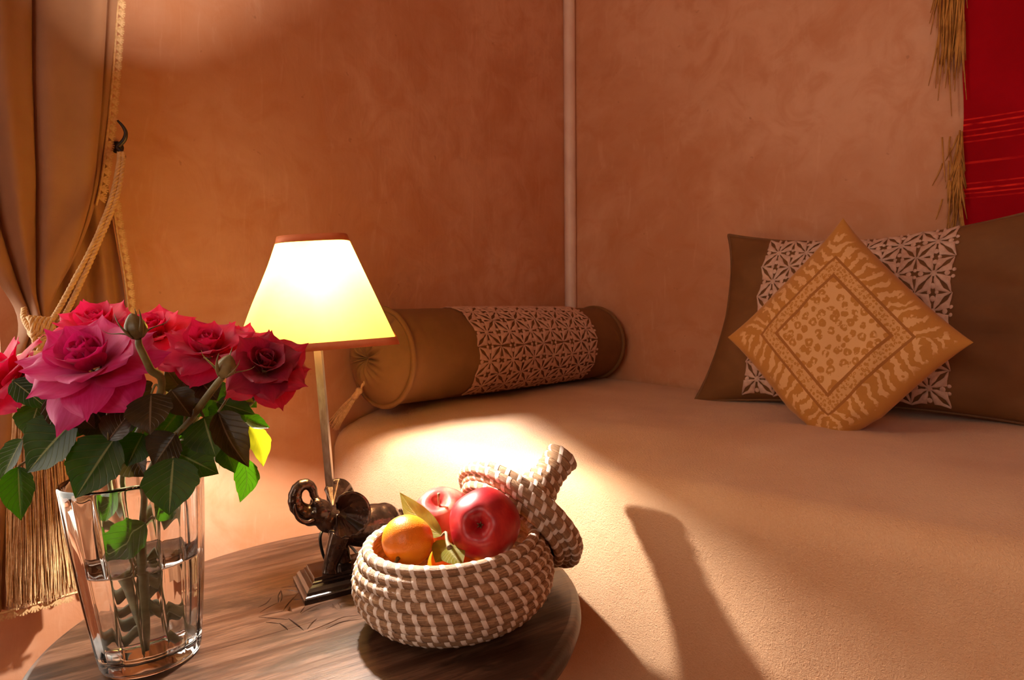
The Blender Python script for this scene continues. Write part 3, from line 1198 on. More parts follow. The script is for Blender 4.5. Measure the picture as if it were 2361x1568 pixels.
# iron hook in the wall
hook = thing('wall_hook', 'black wrought iron hook on the wall holding the tieback rope', 'hook', onleft(268, 345, .0))
hp = [onleft(x, y, o) for x, y, o in ((271, 278, .060), (283, 291, .064), (290, 306, .066), (287, 321, .064), (279, 331, .060), (270, 340, .056),
                                      (280, 350, .060), (287, 362, .062), (282, 374, .060))]
part('hook_curl', tube(smooth_path(hp, 40), np.interp(np.linspace(0, 1, 40), [0, .35, .6, .8, 1], [.0015, .0032, .0034, .0026, .0012]), 8), M['iron'], hook)
part('stem', tube(smooth_path([onleft(270, 340, .0), onleft(270, 340, .03), onleft(270, 340, .058)], 6), .0034, 8), M['iron'], hook)
part('back_plate', tube([onleft(270, 340, .001), onleft(270, 340, .005)], .009, 16), M['iron'], hook)


# rope tieback with tassel
def rope(path, rad, turns_per_m=75, strands=3, n=None):
    path = np.asarray(path)
    L_ = np.linalg.norm(np.diff(path, axis=0), axis=1).sum()
    n = n or max(24, int(L_ * turns_per_m * 7))
    path = smooth_path(path, n)
    tan = np.gradient(path, axis=0)
    tan /= np.linalg.norm(tan, axis=1)[:, None] + 1e-12
    e1 = np.cross(tan, np.array([0.31, 0.2, 0.93]))
    e1 /= np.linalg.norm(e1, axis=1)[:, None] + 1e-12
    e2 = np.cross(tan, e1)
    out = []
    for s_ in range(strands):
        ph_ = np.linspace(0, 1, n) * L_ * turns_per_m * 2 * math.pi / 1.0 + s_ * 2 * math.pi / strands
        out.append(tube(path + (np.cos(ph_)[:, None] * e1 + np.sin(ph_)[:, None] * e2) * rad * .5, rad * .56, 6))
    return join(*out)


tb = thing('curtain_tieback', 'twisted gold rope tieback with a big thread tassel around the curtain', 'tieback', onleft(80, 1000, .13))
RO = .0035
for k, dx in enumerate((0, 11)):
    keys = [(276 + dx * .6, 352, .066), (274 + dx * .8, 378, .075), (262 + dx, 440, .098), (242 + dx, 500, .112), (212 + dx, 570, .122),
            (172 + dx * 1.6, 645, .128), (136 + dx * 2.0, 712, .130), (112 + dx * 2.2, 748, .130)]
    part('rope', rope([onleft(x, y, o) for x, y, o in keys], RO, 60), M['rope'], tb)
part('rope', rope([onleft(x, y, o) for x, y, o in ((56, 712, .085), (55, 732, .112), (64, 752, .128), (74, 765, .132), (84, 800, .132))], RO, 60), M['rope'], tb)
part('rope', rope([onleft(x, y, o) for x, y, o in ((118, 742, .128), (112, 765, .132), (96, 790, .132), (88, 830, .132))], RO, 60), M['rope'], tb)
# wound knot: turns around a short horizontal core
wp = []
c0_, c1_ = onleft(68, 752, .128), onleft(118, 756, .128)
for t_ in np.linspace(0, 1, 90):
    a_ = t_ * 2 * math.pi * 5.5
    wp.append(c0_ + (c1_ - c0_) * t_ + np.array([0, 0, .0105 * math.cos(a_)]) - N3 * .0105 * math.sin(a_))
part('knot', join(rope(wp, .0036, 60, n=500), tube([c0_, c1_], .008, 10)), M['rope'], tb)
tcen = onleft(80, 850, .132)
hdp = [tcen + np.array([0, 0, dz]) for dz in (.022, .018, .006, -.006, -.014, -.020, -.026)]
part('tassel_head', tube(hdp, [.006, .017, .021, .019, .012, .018, .022], 20), M['rope'], tb)
zt, zbm = tcen[2] - .022, onleft(80, 1378, .132)[2]
wpx = (onleft(166, 1340, .132)[:2] - onleft(-6, 1340, .132)[:2]) @ Ax / 2
for nm, cnt in (('tassel_skirt', 900),):
    st = []
    for k in range(cnt):
        a_ = rng.uniform(0, 2 * math.pi)
        q = math.sqrt(rng.uniform(0.15, 1))
        e = math.cos(a_) * q
        d_ = math.sin(a_) * q
        pts = []
        ze = zbm + rng.uniform(-.006, .012) + .012 * e * 0
        ph1, ph2, am = rng.uniform(0, 6.28), rng.uniform(0, 6.28), rng.uniform(.0004, .0016)
        for t_ in np.linspace(0, 1, 9):
            rr = .018 + (wpx - .018) * (t_ ** 0.62)
            pts.append(tcen + A3 * (e * rr + am * math.sin(t_ * 9 + ph1) + rng.normal(0, .0004)) - N3 * (d_ * rr * .55 + am * math.sin(t_ * 8 + ph2))
                       + np.array([0, 0, zt - tcen[2] + (ze - zt) * t_]))
        st.append(tube(pts, [.0007] * 8 + [.0005], 3, caps=False))
    part(nm, join(*st), M['tassel'], tb, kind='stuff')

# ------------------------------------------------------------------ side table
table = thing('side_table', 'round worn dark wooden side table with a carved star motif', 'table', (TC[0], TC[1], -0.45), TT)
prof = [(0.0005, -.030), (TR - .014, -.030), (TR - .004, -.026), (TR, -.016), (TR - .0005, -.008), (TR - .004, -.002), (TR - .010, 0), (0.0005, 0)]
TOPVF = lathe(prof, 128, (TC[0], TC[1], 0), True, True)
part('apron', lathe([(TR - .07, -.075), (TR - .06, -.075), (TR - .06, -.029), (TR - .07, -.029)], 64, (TC[0], TC[1], 0)), M['dark_wood'], table)
for k in range(4):
    a_ = R(20 + 90 * k)
    x, y = TC[0] + (TR - .085) * math.cos(a_), TC[1] + (TR - .085) * math.sin(a_)
    part('leg', lathe([(.016, -.45), (.018, -.42), (.012, -.36), (.020, -.25), (.014, -.17), (.020, -.10), (.020, -.03)], 16, (x, y, 0), True, True), M['dark_wood'], table)


def groove(pix, w0=.0011, depth=.0020, top=0.0, grow=0.0):
    """V-shaped trough along a pixel path on the table; top > 0 gives a closed cutter"""
    m = 10
    pts = smooth_path([tab(x, y)[:2] for x, y in pix], m)
    tan = np.gradient(pts, axis=0)
    nr = np.stack([-tan[:, 1], tan[:, 0]], 1)
    nr /= np.linalg.norm(nr, axis=1)[:, None] + 1e-12
    sh = np.sin(np.linspace(.12, 1, m) * math.pi * .93) + .15
    V = []
    for p, n, k in zip(pts, nr, sh):
        w = w0 * k + grow
        dp = depth * min(1, k) + grow
        V += [(*(p + n * w), top if top else -.0001), (*p, -dp), (*(p - n * w), top if top else -.0001)]
    Fc = []
    for i in range(m - 1):
        a, b = 3 * i, 3 * i + 3
        Fc += [(a, a + 1, b + 1, b), (a + 1, a + 2, b + 2, b + 1)]
        if top:
            Fc.append((a + 2, a, b, b + 2))
    if top:
        Fc += [(2, 1, 0), (3 * m - 3, 3 * m - 2, 3 * m - 1)]
    return np.array(V), Fc


def chip(tri, depth=.0024, top=0.0, grow=0.0):
    """three-sided chip carved out of the table"""
    q = np.array([tab(*zm(*p))[:2] for p in tri])
    if np.cross(q[1] - q[0], q[2] - q[0]) < 0:
        q = q[::-1]
    c_ = q.mean(0)
    q = c_ + (q - c_) * (1 + grow / .004)
    V = [(*p, top if top else -.0001) for p in q] + [(*c_, -depth - grow)]
    Fc = [(0, 1, 3), (1, 2, 3), (2, 0, 3)]
    if top:
        Fc = [f[::-1] for f in Fc] + [(0, 1, 2)]
    return np.array(V), Fc


def zm(x, y):       # from the enlarged crop of the carving to photo pixels
    return 440 + x / 4.2609, 1200 + y / 4.2609


LINES = [[(665, 950), (960, 975)], [(960, 965), (1035, 1020), (1110, 1080)], [(735, 998), (870, 1015)], [(870, 1010), (920, 1045), (955, 1078)],
          [(665, 945), (800, 912), (910, 888)], [(910, 885), (960, 815), (1055, 715)], [(680, 905), (760, 855), (860, 805)], [(660, 855), (740, 815), (790, 760)],
          [(860, 805), (862, 740), (885, 685)], [(885, 690), (895, 750), (880, 805)], [(890, 662), (990, 648), (1085, 645)], [(910, 680), (1000, 690), (1085, 712)],
          [(1000, 780), (1090, 772)], [(1145, 1070), (1190, 1010), (1240, 965)], [(1150, 1092), (1350, 1015), (1500, 950), (1665, 932)],
          [(1330, 1068), (1480, 1000), (1700, 965)], [(1075, 910), (1120, 845)], [(1080, 915), (1200, 850), (1330, 800)]]
CHIPS = [((930, 900), (975, 815), (1020, 915)), ((1320, 845), (1385, 795), (1475, 895)), ((1420, 790), (1510, 835), (1480, 895)), ((1085, 915), (1260, 850), (1310, 870))]
CRACK = [(452, 1511), (530, 1489), (620, 1463), (700, 1440), (770, 1421)]
cutters = [groove([zm(*p) for p in g], .0016, .0020, .002, .0002) for g in LINES] + [groove(CRACK, .0006, .0012, .002, .0002)]
cutters += [chip(tri, .0024, .002, .0002) for tri in CHIPS]


def carved(VF, cuts):
    """the table top with the cutters taken out of it one after the other"""
    o = bpy.data.objects.new('tmp', mesh_of('tmp', VF[0], VF[1], None, False))
    COL.objects.link(o)
    tmp = []
    for cv, cf in cuts:
        vol = sum(np.dot(cv[f[0]], np.cross(cv[f[k]], cv[f[k + 1]])) for f in cf for k in range(1, len(f) - 1))
        if vol < 0:                                   # cutter faces must point outwards
            cf = [f[::-1] for f in cf]
        c_ = bpy.data.objects.new('tmp', mesh_of('tmp', cv, cf, None, False))
        COL.objects.link(c_)
        c_.hide_render = True
        tmp.append(c_)
        md = o.modifiers.new('cut', 'BOOLEAN')
        md.operation, md.solver, md.object = 'DIFFERENCE', 'EXACT', c_
    ev = o.evaluated_get(bpy.context.evaluated_depsgraph_get())
    me2 = ev.to_mesh()
    V = np.array([v_.co[:] for v_ in me2.vertices])
    Fc = [tuple(p_.vertices) for p_ in me2.polygons]
    ev.to_mesh_clear()
    for q in [o] + tmp:
        bpy.data.objects.remove(q)
    return V, Fc


top = part('table_top', carved(TOPVF, cutters), M['wood'], table)
for p_ in top.data.polygons:
    cz = np.mean([top.data.vertices[i].co.z for i in p_.vertices]) + table.loc[2]
    p_.use_smooth = abs(p_.normal.z) < 0.999 and math.hypot(p_.center.x, p_.center.y) > TR - .02
for g in LINES:
    part('carved_line', groove([zm(*p) for p in g], .0016, .0020), M['wood'], table, smooth=False)
part('crack', groove(CRACK, .0006, .0012), M['wood'], table, smooth=False)
for tri in CHIPS:
    part('carved_facet', chip(tri), M['wood'], table, smooth=False)


# ------------------------------------------------------------------ coiled basket and lid
def stitch_mesh(rc, width=.0052, slant=-.0024, span=112):
    V = []
    na = 7
    for i in range(na):
        a = R(-span + 2 * span * i / (na - 1))
        for x, f in ((-.5, 1.035), (0, 1.115), (.5, 1.035)):
            r = rc * f
            V.append((x * width + slant * math.sin(a), r * math.sin(a), r * math.cos(a)))
    return mesh_of('stitch', V, grid_faces(3, na, flip=False), M['stitch'])


def resample(prof, step):
    prof = np.array(prof, float)
    s_ = np.concatenate([[0], np.cumsum(np.linalg.norm(np.diff(prof, axis=0), axis=1))])
    n = max(2, int(round(s_[-1] / step)) + 1)
    q = np.linspace(0, s_[-1], n)
    pts = np.stack([np.interp(q, s_, prof[:, 0]), np.interp(q, s_, prof[:, 1])], 1)
    return pts, s_[-1] / (n - 1)


def smooth_prof(keys, n=60):
    return smooth_path(np.array([(r, z, 0) for r, z in keys]), n)[:, :2]


def coiled(th, prof, rc, xf, spacing, visible, limit, seed=0, cap_r=True, skew=-.42, flipn=False):
    """rings of seagrass along a profile (r, z); xf: local basket coords -> frame coords (4x4); stitches as shared meshes"""
    X = np.array(xf)
    rs = random.Random(seed)
    pts, step = resample(prof, rc * 1.78)
    sm = stitch_mesh(rc)
    rest = []
    made = 0
    cand = []
    for k, (r, z) in enumerate(pts):
        tg = pts[min(k + 1, len(pts) - 1)] - pts[max(k - 1, 0)]
        tg = tg / (np.linalg.norm(tg) + 1e-12)
        nr = np.array([tg[1], -tg[0]])                     # outward normal in the (r, z) plane
        if flipn:
            nr = -nr
        # the ring
        seg, cs = 72, 10
        V, U = [], []
        for i in range(seg):
            a = 2 * math.pi * i / seg
            wob = 1 + .05 * fbm(math.cos(a) * 5 + k * 3.1, math.sin(a) * 5, seed)
            for j in range(cs):
                b = 2 * math.pi * j / cs
                rr = r + rc * wob * math.cos(b)
                V.append((rr * math.cos(a), rr * math.sin(a), z + rc * wob * math.sin(b)))
                U.append((r * a * 6.0 + k * .37, j / cs))
        Fc = []
        for i in range(seg):
            for j in range(cs):
                Fc.append((i * cs + j, ((i + 1) % seg) * cs + j, ((i + 1) % seg) * cs + (j + 1) % cs, i * cs + (j + 1) % cs))
        V = (X[:3, :3] @ np.array(V).T).T + X[:3, 3]
        part('coil', (V, Fc, np.array(U)), M['straw'], th)
        n = max(5, int(round(2 * math.pi * r / spacing)))
        for i in range(n):
            a = 2 * math.pi * (i + skew * k) / n + rs.uniform(-.12, .12) / n
            er = np.array([math.cos(a), math.sin(a), 0])
            et = np.array([-math.sin(a), math.cos(a), 0])
            nrm = er * nr[0] + np.array([0, 0, nr[1]])
            pos = er * r + np.array([0, 0, z])
            y = np.cross(nrm, et)
            mm = np.eye(4)
            mm[:3, 0], mm[:3, 1], mm[:3, 2], mm[:3, 3] = et, y, nrm, pos
            mm = X @ mm
            vis = visible(mm[:3, 3], mm[:3, 2])
            cand.append((vis, mm))
    cand.sort(key=lambda c_: -c_[0])
    base = np.array([v_.co[:] for v_ in sm.vertices])
    sf = [tuple(p_.vertices) for p_ in sm.polygons]
    for idx, (vis, mm) in enumerate(cand):
        if idx < limit and vis > 0:
            o = bpy.data.objects.new('stitch', sm)
            COL.objects.link(o)
            o.parent = th.o
            L_ = mm.copy()
            L_[:3, 3] -= th.loc
            o.matrix_basis = Matrix([list(r_) for r_ in L_])
        else:
            rest.append(((mm[:3, :3] @ base.T).T + mm[:3, 3], sf))
    if rest:
        part('back_stitches', join(*rest), M['stitch'], th, kind='stuff')


CAMT = np.array([0, 0, HT])


def facing(p, n):
    d_ = CAMT - p
    return float(n @ d_ / np.linalg.norm(d_)) + .12


BC = np.array([-0.0815, 0.735])
bk = thing('seagrass_basket', 'round coiled seagrass basket of fruit with pale stitching', 'basket', (BC[0], BC[1], 0), TT)
RC = .0060
bprof = smooth_prof([(.060, .0065), (.085, .0165), (.1005, .034), (.1045, .052), (.100, .072), (.0905, .0885)])
coiled(bk, bprof, RC, np.array(Matrix.Translation((BC[0], BC[1], 0))), .0152, facing, 290, seed=2)
# spiral bottom
spv = []
for i in range(260):
    q = i / 259
    a = q * 2 * math.pi * 5.0
    r = .004 + .058 * q
    spv.append((BC[0] + r * math.cos(a), BC[1] + r * math.sin(a), .0062))
part('bottom_coil', tube(spv, .0060, 6), M['straw'], bk)

# lid: brim of coils with a tall flared knob, tipped over the basket's right rim
LL, LR_ = tdep(1059, 1104, .8336), tdep(1339.1, 1286.7, .7588)
lc = (LL + LR_) / 2
lx = norm(LR_ - LL)
lz = norm(np.array([1.7714, .8427, .9407]))        # knob side: up, to the right and away
lz = norm(lz - lx * (lz @ lx))
ly = np.cross(lz, lx)
LX = np.eye(4)
LX[:3, 0], LX[:3, 1], LX[:3, 2], LX[:3, 3] = lx, ly, lz, lc
LRAD = np.linalg.norm(LR_ - LL) / 2 - RC
lid = thing('basket_lid', 'coiled seagrass lid with a flared knob tipped against the basket rim', 'lid', tuple(lc - lz * .02), TT)
lprof = smooth_prof([(LRAD * .82, -.012), (LRAD * .90, -.003), (LRAD, .000), (LRAD * .95, .0095), (LRAD * .72, .012), (.040, .016), (.028, .026),
                     (.0205, .042), (.0160, .060), (.0148, .076), (.0165, .0949)], 90)
coiled(lid, lprof, .0056, LX, .0150, facing, 260, seed=5)
capv = [(LX @ np.array([.0165 * q * math.cos(a), .0165 * q * math.sin(a), .0994 - .003 * q, 1]))[:3] for q in (1, .6, .25) for a in np.linspace(0, 2 * math.pi, 17)[:-1]]
part('knob_cap', (np.array(capv), grid_faces(16, 3, wrap_u=True) + [tuple(range(32, 48))]), M['straw'], lid, uv=np.random.rand(48, 2))
FIN_TIP = (LX @ np.array([0, 0, .089, 1]))[:3]


# ------------------------------------------------------------------ fruit
def orient(zax, spin=0.0):
    z = norm(zax)
    x = norm(np.cross([0.2, 1, 0.1], z))
    y = np.cross(z, x)
    c_, s_ = math.cos(spin), math.sin(spin)
    return np.stack([x * c_ + y * s_, -x * s_ + y * c_, z], 1)


def apple_mesh(rad, c, rot, lob=.035, seed=0):
    V = []
    seg, rings = 40, 30
    for j in range(rings + 1):
        t_ = math.pi * j / rings
        for i in range(seg):
            a = 2 * math.pi * i / seg
            l_ = 1 + lob * math.cos(5 * a + seed) * (math.sin(t_) ** 1.2) * (.6 + .7 * (t_ > math.pi / 2)) + .03 * math.sin(a + seed)
            x = rad * math.sin(t_) * l_
            z = .90 * rad * math.cos(t_)
            q = math.sin(t_)
            if t_ < math.pi / 2:
                z -= .36 * rad * math.exp(-(q / .30) ** 2)
            else:
                z += .42 * rad * math.exp(-(q / .25) ** 2) + .018 * rad * math.cos(5 * a + seed) * math.exp(-((q - .34) / .16) ** 2)
            V.append((x * math.cos(a), x * math.sin(a), z))
    V = (np.array(rot) @ np.array(V).T).T + np.array(c)
    return V, grid_faces(seg, rings + 1, wrap_u=True, flip=True)


def tofront(p):
    return norm(CAMT - p)


ra_c = tdep(1117, 1211, .706)
ra_r = 84 / F * .706
d_ = tofront(ra_c)
rot = orient(-(norm(d_ + np.array([-.22, 0, .02]))), .5)          # calyx end towards the camera
apple = thing('apple', 'deep red apple with its dimpled end showing in the basket', 'apple', tuple(ra_c - [0, 0, ra_r]), TT)
part('skin', apple_mesh(ra_r, ra_c, rot, .022, .4), M['apple_red'], apple)
ccx = ra_c + rot @ np.array([0, 0, -.49 * ra_r])
part('calyx', join(*[tube([ccx + rot @ np.array([.0012 * math.cos(a), .0012 * math.sin(a), 0]), ccx + rot @ np.array([.0034 * math.cos(a), .0034 * math.sin(a), -.0035])], [.001, .0004], 5)
                     for a in np.linspace(0, 2 * math.pi, 6)[:-1]]), M['twig'], apple)
pa_c = tdep(1018, 1190, .7678)
pa_r = 70 / F * .7678
rot = orient(norm(tofront(pa_c) * .75 + np.array([-.12, 0, .85])), 1.1)
apple2 = thing('apple', 'pinkish pale red apple with a short stem behind the mandarin', 'apple', tuple(pa_c - [0, 0, pa_r]), TT)
part('skin', apple_mesh(pa_r, pa_c, rot, .03, 1.4), M['apple_pink'], apple2)
sb = pa_c + rot @ np.array([0, 0, .52 * pa_r])
part('stem', tube(smooth_path([sb, sb + rot @ np.array([.001, 0, .009]), sb + rot @ np.array([.004, .001, .017])], 8), [.0013] * 6 + [.0016, .0018], 7), M['twig'], apple2)


def mandarin(c, rad, zax, label, stem=True):
    rot = orient(zax, .3)
    t_ = thing('mandarin', label, 'mandarin', tuple(c - np.array([0, 0, rad])), TT)
    V = []
    for j in range(25):
        q = math.pi * j / 24
        for i in range(36):
            a = 2 * math.pi * i / 36
            rr = rad * (1 + .012 * math.cos(9 * a) * math.exp(-((q - .3) / .3) ** 2))
            z = .93 * rad * math.cos(q) - .07 * rad * math.exp(-(math.sin(q) / .18) ** 2) * (1 if q < 1.57 else -1)
            V.append((rr * math.sin(q) * math.cos(a), rr * math.sin(q) * math.sin(a), z))
    part('peel', ((np.array(rot) @ np.array(V).T).T + c, grid_faces(36, 25, wrap_u=True, flip=True)), M['mandarin'], t_)
    if stem:
        s0 = c + rot @ np.array([0, 0, .84 * rad])
        part('stem', tube([s0, s0 + rot @ np.array([0, 0, .006]), s0 + rot @ np.array([.001, 0, .0125])], [.0022, .0018, .0019], 8), M['bud'], t_)
    return t_


mc = tdep(940, 1246, .700)
mr = 61 / F * .700
mandarin(mc, mr, norm(np.array([-.30, -.80, -.42])), 'bright orange mandarin with a green stem stub at the basket edge')
mandarin(np.array([mc[0] - .002, mc[1] + .012, .0122 + .030 * .93]), .031, (0, 0, 1), 'mandarin at the bottom of the basket under the other mandarin')
mandarin(np.array([ra_c[0] + .006, ra_c[1] + .012, .0122 + .031 * .93]), .031, (.3, 0, 1), 'mandarin at the bottom of the basket under the deep red apple')
mandarin(np.array([pa_c[0] + .010, pa_c[1] + .010, .0122 + .032 * .93]), .032, (0, .3, 1), 'mandarin at the bottom of the basket under the pinkish apple')


def leaf_mesh(base, tip, width, nrm, curl=.10, fold=.25, serr=18, bend=0.0, cup=0.0, peak=.42):
    """leaf blade from base to tip; nrm = upper side; fold lifts both halves; bend shifts the midrib sideways"""
    base, tip = np.asarray(base, float), np.asarray(tip, float)
    ax = tip - base
    L_ = np.linalg.norm(ax)
    ax = ax / L_
    nrm = norm(np.asarray(nrm) - ax * (np.asarray(nrm) @ ax))
    sd = np.cross(ax, nrm)
    m = 25
    cols = [-1, -.62, -.3, 0, .3, .62, 1]
    V, U = [], []
    for i in range(m):
        v = i / (m - 1)
        w = (math.sin(math.pi * v ** (math.log(.5) / math.log(peak)))) ** (.72 if v < peak else 1.02) if 0 < v < 1 else 0
        w *= width / 2
        for k, c_ in enumerate(cols):
            e = c_
            ww = w
            if abs(c_) == 1 and serr:
                ww = w * (1 + .055 * (1 - 2 * ((v * serr) % 1.0)))
            s_ = e * ww
            h = fold * abs(s_) - curl * L_ * (v ** 2) + cup * L_ * v * (1 - v) * 4 * 0 + .02 * L_ * math.sin(v * 14 + k) * abs(e) * .3
            V.append(base + ax * L_ * v + sd * (s_ + bend * L_ * math.sin(math.pi * v)) + nrm * h)
            U.append(((c_ + 1) / 2, v))
    return np.array(V), grid_faces(len(cols), m), np.array(U)


sprig = thing('citrus_sprig', 'citrus twig with olive green leaves tucked between the fruit', 'twig', tuple(tdep(1035, 1270, .70)), TT)
part('twig', tube(smooth_path([tdep(1037, 1264, .668), tdep(1031, 1248, .676), tdep(1028, 1228, .690), tdep(1018, 1236, .716)], 12), [.0030, .0028, .0022, .002, .0018, .0018, .0016, .0016, .0015, .0015, .0013, .0012], 8),
     M['twig'], sprig)
part('leaf', leaf_mesh(tdep(1018, 1236, .716), tdep(926, 1137, .762), .027, norm(np.array([-.35, -.62, .45])), curl=-.05, fold=.25, serr=0, bend=-.06), M['leaf_citrus'], sprig)
part('leaf', leaf_mesh(tdep(1036, 1250, .702), tdep(1004, 1298, .684), .026, norm(np.array([.0, -.75, .6])), serr=0, curl=.0), M['leaf_yellow'], sprig)
part('leaf', leaf_mesh(tdep(1032, 1264, .692), tdep(1066, 1304, .668), .026, norm(np.array([.1, -.7, .7])), serr=0, curl=.0), M['leaf_yellow'], sprig)

# ------------------------------------------------------------------ elephant lamp
c0 = tab(703, 1397)[:2]
uax = norm(tab(820, 1367)[:2] - c0)
dax = np.array([-uax[0], -uax[1], 0])
wax = np.array([uax[1], -uax[0], 0])
LB, WB = .150, .085
LC = np.array([*(c0 - dax[:2] * LB / 2 - wax[:2] * WB / 2), 0])


def E(x, y, z):
    return LC + dax * x + wax * y + np.array([0, 0, z])


def EV(V):
    V = np.asarray(V, float)
    return LC + V[:, :1] * dax + V[:, 1:2] * wax + V[:, 2:] * np.array([0, 0, 1.0])


lamp = thing('table_lamp', 'table lamp with a dark trumpeting elephant base and glowing cream shade', 'lamp', tuple(LC), TT)
PH = .024
prof = [(0, 0), (0, .006), (.0015, .0075), (.0035, .0085), (.0045, .012), (.008, .0155), (.0125, .0175), (.0130, .0195), (.0155, .0205), (.0160, .0235), (.0165, PH)]
V = []
for ins, z in prof:
    x, y = LB / 2 - ins, WB / 2 - ins
    ch = .0
    for sx_, sy_ in ((1, 1), (-1, 1), (-1, -1), (1, -1)):
        V.append((sx_ * x, sy_ * y, z))
n_ = len(prof)
Fc = grid_faces(4, n_, wrap_u=True, flip=True) + [(0, 1, 2, 3), ((n_ - 1) * 4 + 3, (n_ - 1) * 4 + 2, (n_ - 1) * 4 + 1, (n_ - 1) * 4)]
part('plinth', (EV(V), Fc), M['plinth'], lamp, smooth=False)


def remeshed(VF, voxel, smooth_it=6, fac=.5):
    me = mesh_of('tmp', VF[0], VF[1], None)
    o = bpy.data.objects.new('tmp', me)
    COL.objects.link(o)
    md = o.modifiers.new('r', 'REMESH')
    md.mode = 'VOXEL'
    md.voxel_size = voxel
    ms_ = o.modifiers.new('s', 'SMOOTH')
    ms_.iterations = smooth_it
    ms_.factor = fac
    dg = bpy.context.evaluated_depsgraph_get()
    ev = o.evaluated_get(dg)
    me2 = ev.to_mesh()
    V = np.array([v_.co[:] for v_ in me2.vertices])
    Fc = [tuple(p_.vertices) for p_ in me2.polygons]
    ev.to_mesh_clear()
    bpy.data.objects.remove(o)
    bpy.data.meshes.remove(me)
    return V, Fc


W0 = .012                                    # the elephant stands a little towards the near edge
bodyp = [ellipsoid((-.018, W0, .070), (.043, .0255, .0265), 20, 14),
         ellipsoid((-.036, W0, .0675), (.024, .0255, .0275), 18, 12),
         ellipsoid((.010, W0, .076), (.026, .0225, .0255), 18, 12),
         ellipsoid((.032, W0, .088), (.018, .0145, .017), 16, 12),      # neck
         ellipsoid((.043, W0, .099), (.0165, .0140, .0165), 16, 12),    # head
         ellipsoid((.046, W0 + .0055, .1125), (.0075, .006, .006), 12, 8),
         ellipsoid((.046, W0 - .0055, .1125), (.0075, .006, .006), 12, 8),
         ellipsoid((.054, W0, .0905), (.010, .0075, .0065), 12, 8)]     # lower jaw
trunk = smooth_path([(.050, W0, .101), (.061, W0, .103), (.0695, W0, .112), (.071, W0, .124), (.066, W0, .1345), (.057, W0, .1375), (.050, W0, .1315),
                     (.0485, W0, .1225), (.046, W0, .1165)], 40)
trad = np.interp(np.linspace(0, 1, 40), [0, .2, .5, .8, 1], [.0105, .0098, .0076, .0056, .0046])
trad = trad * (1 + .055 * np.sin(np.arange(40) * 2.1))
bodyp.append(tube(trunk, trad, 14))
for lx0, lx1, wy, r0 in ((.022, .040, W0 + .0145, 1.0), (.020, .016, W0 - .012, .95), (-.036, -.030, W0 + .0155, 1.05), (-.040, -.052, W0 - .0145, 1.0)):
    lp = smooth_path([(lx0, wy, .072), (lx0 * .6 + lx1 * .4 + .002, wy, .052), (lx1 * .85 + lx0 * .15, wy, .038), (lx1, wy, PH + .002)], 14)
    bodyp.append(tube(lp, np.interp(np.linspace(0, 1, 14), [0, .4, .75, .9, 1], [.0150, .0115, .0088, .0090, .0102]) * r0, 12))
tail = smooth_path([(-.058, W0, .082), (-.064, W0, .070), (-.064, W0 + .003, .052), (-.061, W0 + .005, .042)], 14)
bodyp.append(tube(tail, np.interp(np.linspace(0, 1, 14), [0, .7, 1], [.0032, .0020, .0030]), 8))
ev_, ef_ = remeshed(join(*[(v_, f_) for v_, f_ in [(b_[0], b_[1]) for b_ in bodyp]]), .0014, 5)
part('elephant_body', (EV(ev_), ef_), M['bronze'], lamp)
for sg in (1, -1):
    # big ribbed fan ears flaring out from the head
    V, U = [], []
    nu_, nr_ = 40, 10
    for j in range(nr_):
        q = j / (nr_ - 1)
        for i in range(nu_):
            a = R(-118 + 222 * i / (nu_ - 1))          # fan angle, 0 = straight back
            rad = .0345 * (1.0 + .10 * math.cos(2 * a - .6) - .10 * math.exp(-((a + 1.4) / .4) ** 2)) * (.10 + .90 * q) * (1 - .38 * abs(2 * i / (nu_ - 1) - 1) ** 5)
            rib = .0009 * math.cos(i / (nu_ - 1) * 2 * math.pi * 11) * q
            out = .004 + .022 * q ** .8 + .006 * q * q * math.cos(a) + rib
            V.append((.024 - rad * math.cos(a) * .92, W0 + sg * (.010 + out), .0985 + rad * math.sin(a)))
    for j in range(nr_):
        for i in range(nu_):
            x, y, z = V[j * nu_ + i]
            V.append((x + .0012, y - sg * .0014, z))
    g = grid_faces(nu_, nr_)
    N_ = nu_ * nr_
    g2 = [tuple(k_ + N_ for k_ in f_[::-1]) for f_ in g]
    rim = [i for i in range(nu_)]
    eg = [((nr_ - 1) * nu_ + i, (nr_ - 1) * nu_ + i + 1, N_ + (nr_ - 1) * nu_ + i + 1, N_ + (nr_ - 1) * nu_ + i) for i in range(nu_ - 1)]
    part('ear', (EV(V), g + g2 + eg), M['bronze'], lamp)
    tk = smooth_path([(.052, W0 + sg * .009, .0945), (.062, W0 + sg * .0125, .0935), (.0715, W0 + sg * .014, .101), (.0745, W0 + sg * .0135, .1135), (.0735, W0 + sg * .013, .1185)], 18)
    part('tusk', tube(EV(tk), np.interp(np.linspace(0, 1, 18), [0, .6, 1], [.0032, .0024, .0009]), 8), M['bronze'], lamp)
    part('eye', ellipsoid(E(.0535, W0 + sg * .0118, .1035), (.0022, .0022, .0020), 10, 8), M['plinth'], lamp)
# pole and fittings
PX, PY = -.2490, .875
part('pole', box(PX, PY, (PH + .342) / 2, .0092, .0092, .342 - PH, .0012), M['pole'], lamp, smooth=False)
part('socket', lathe([(.004, .334), (.011, .336), (.012, .354), (.010, .361)], 20, (PX, PY, 0), True, True), M['plinth'], lamp)
SXc, SYc = -.2420, .872
S0, S1 = .3055, .4385
bulb = part('bulb', ellipsoid((PX + .006, PY, .381), (.012, .012, .015), 20, 16), None, lamp)
tb_ = NT('lit_bulb')
tb_.col((1, .9, .7))
tb_.b.inputs['Emission Color'].default_value = (1.0, .94, .85, 1)
tb_.b.inputs['Emission Strength'].default_value = 4800.0
bulb.data.materials.append(tb_.m)


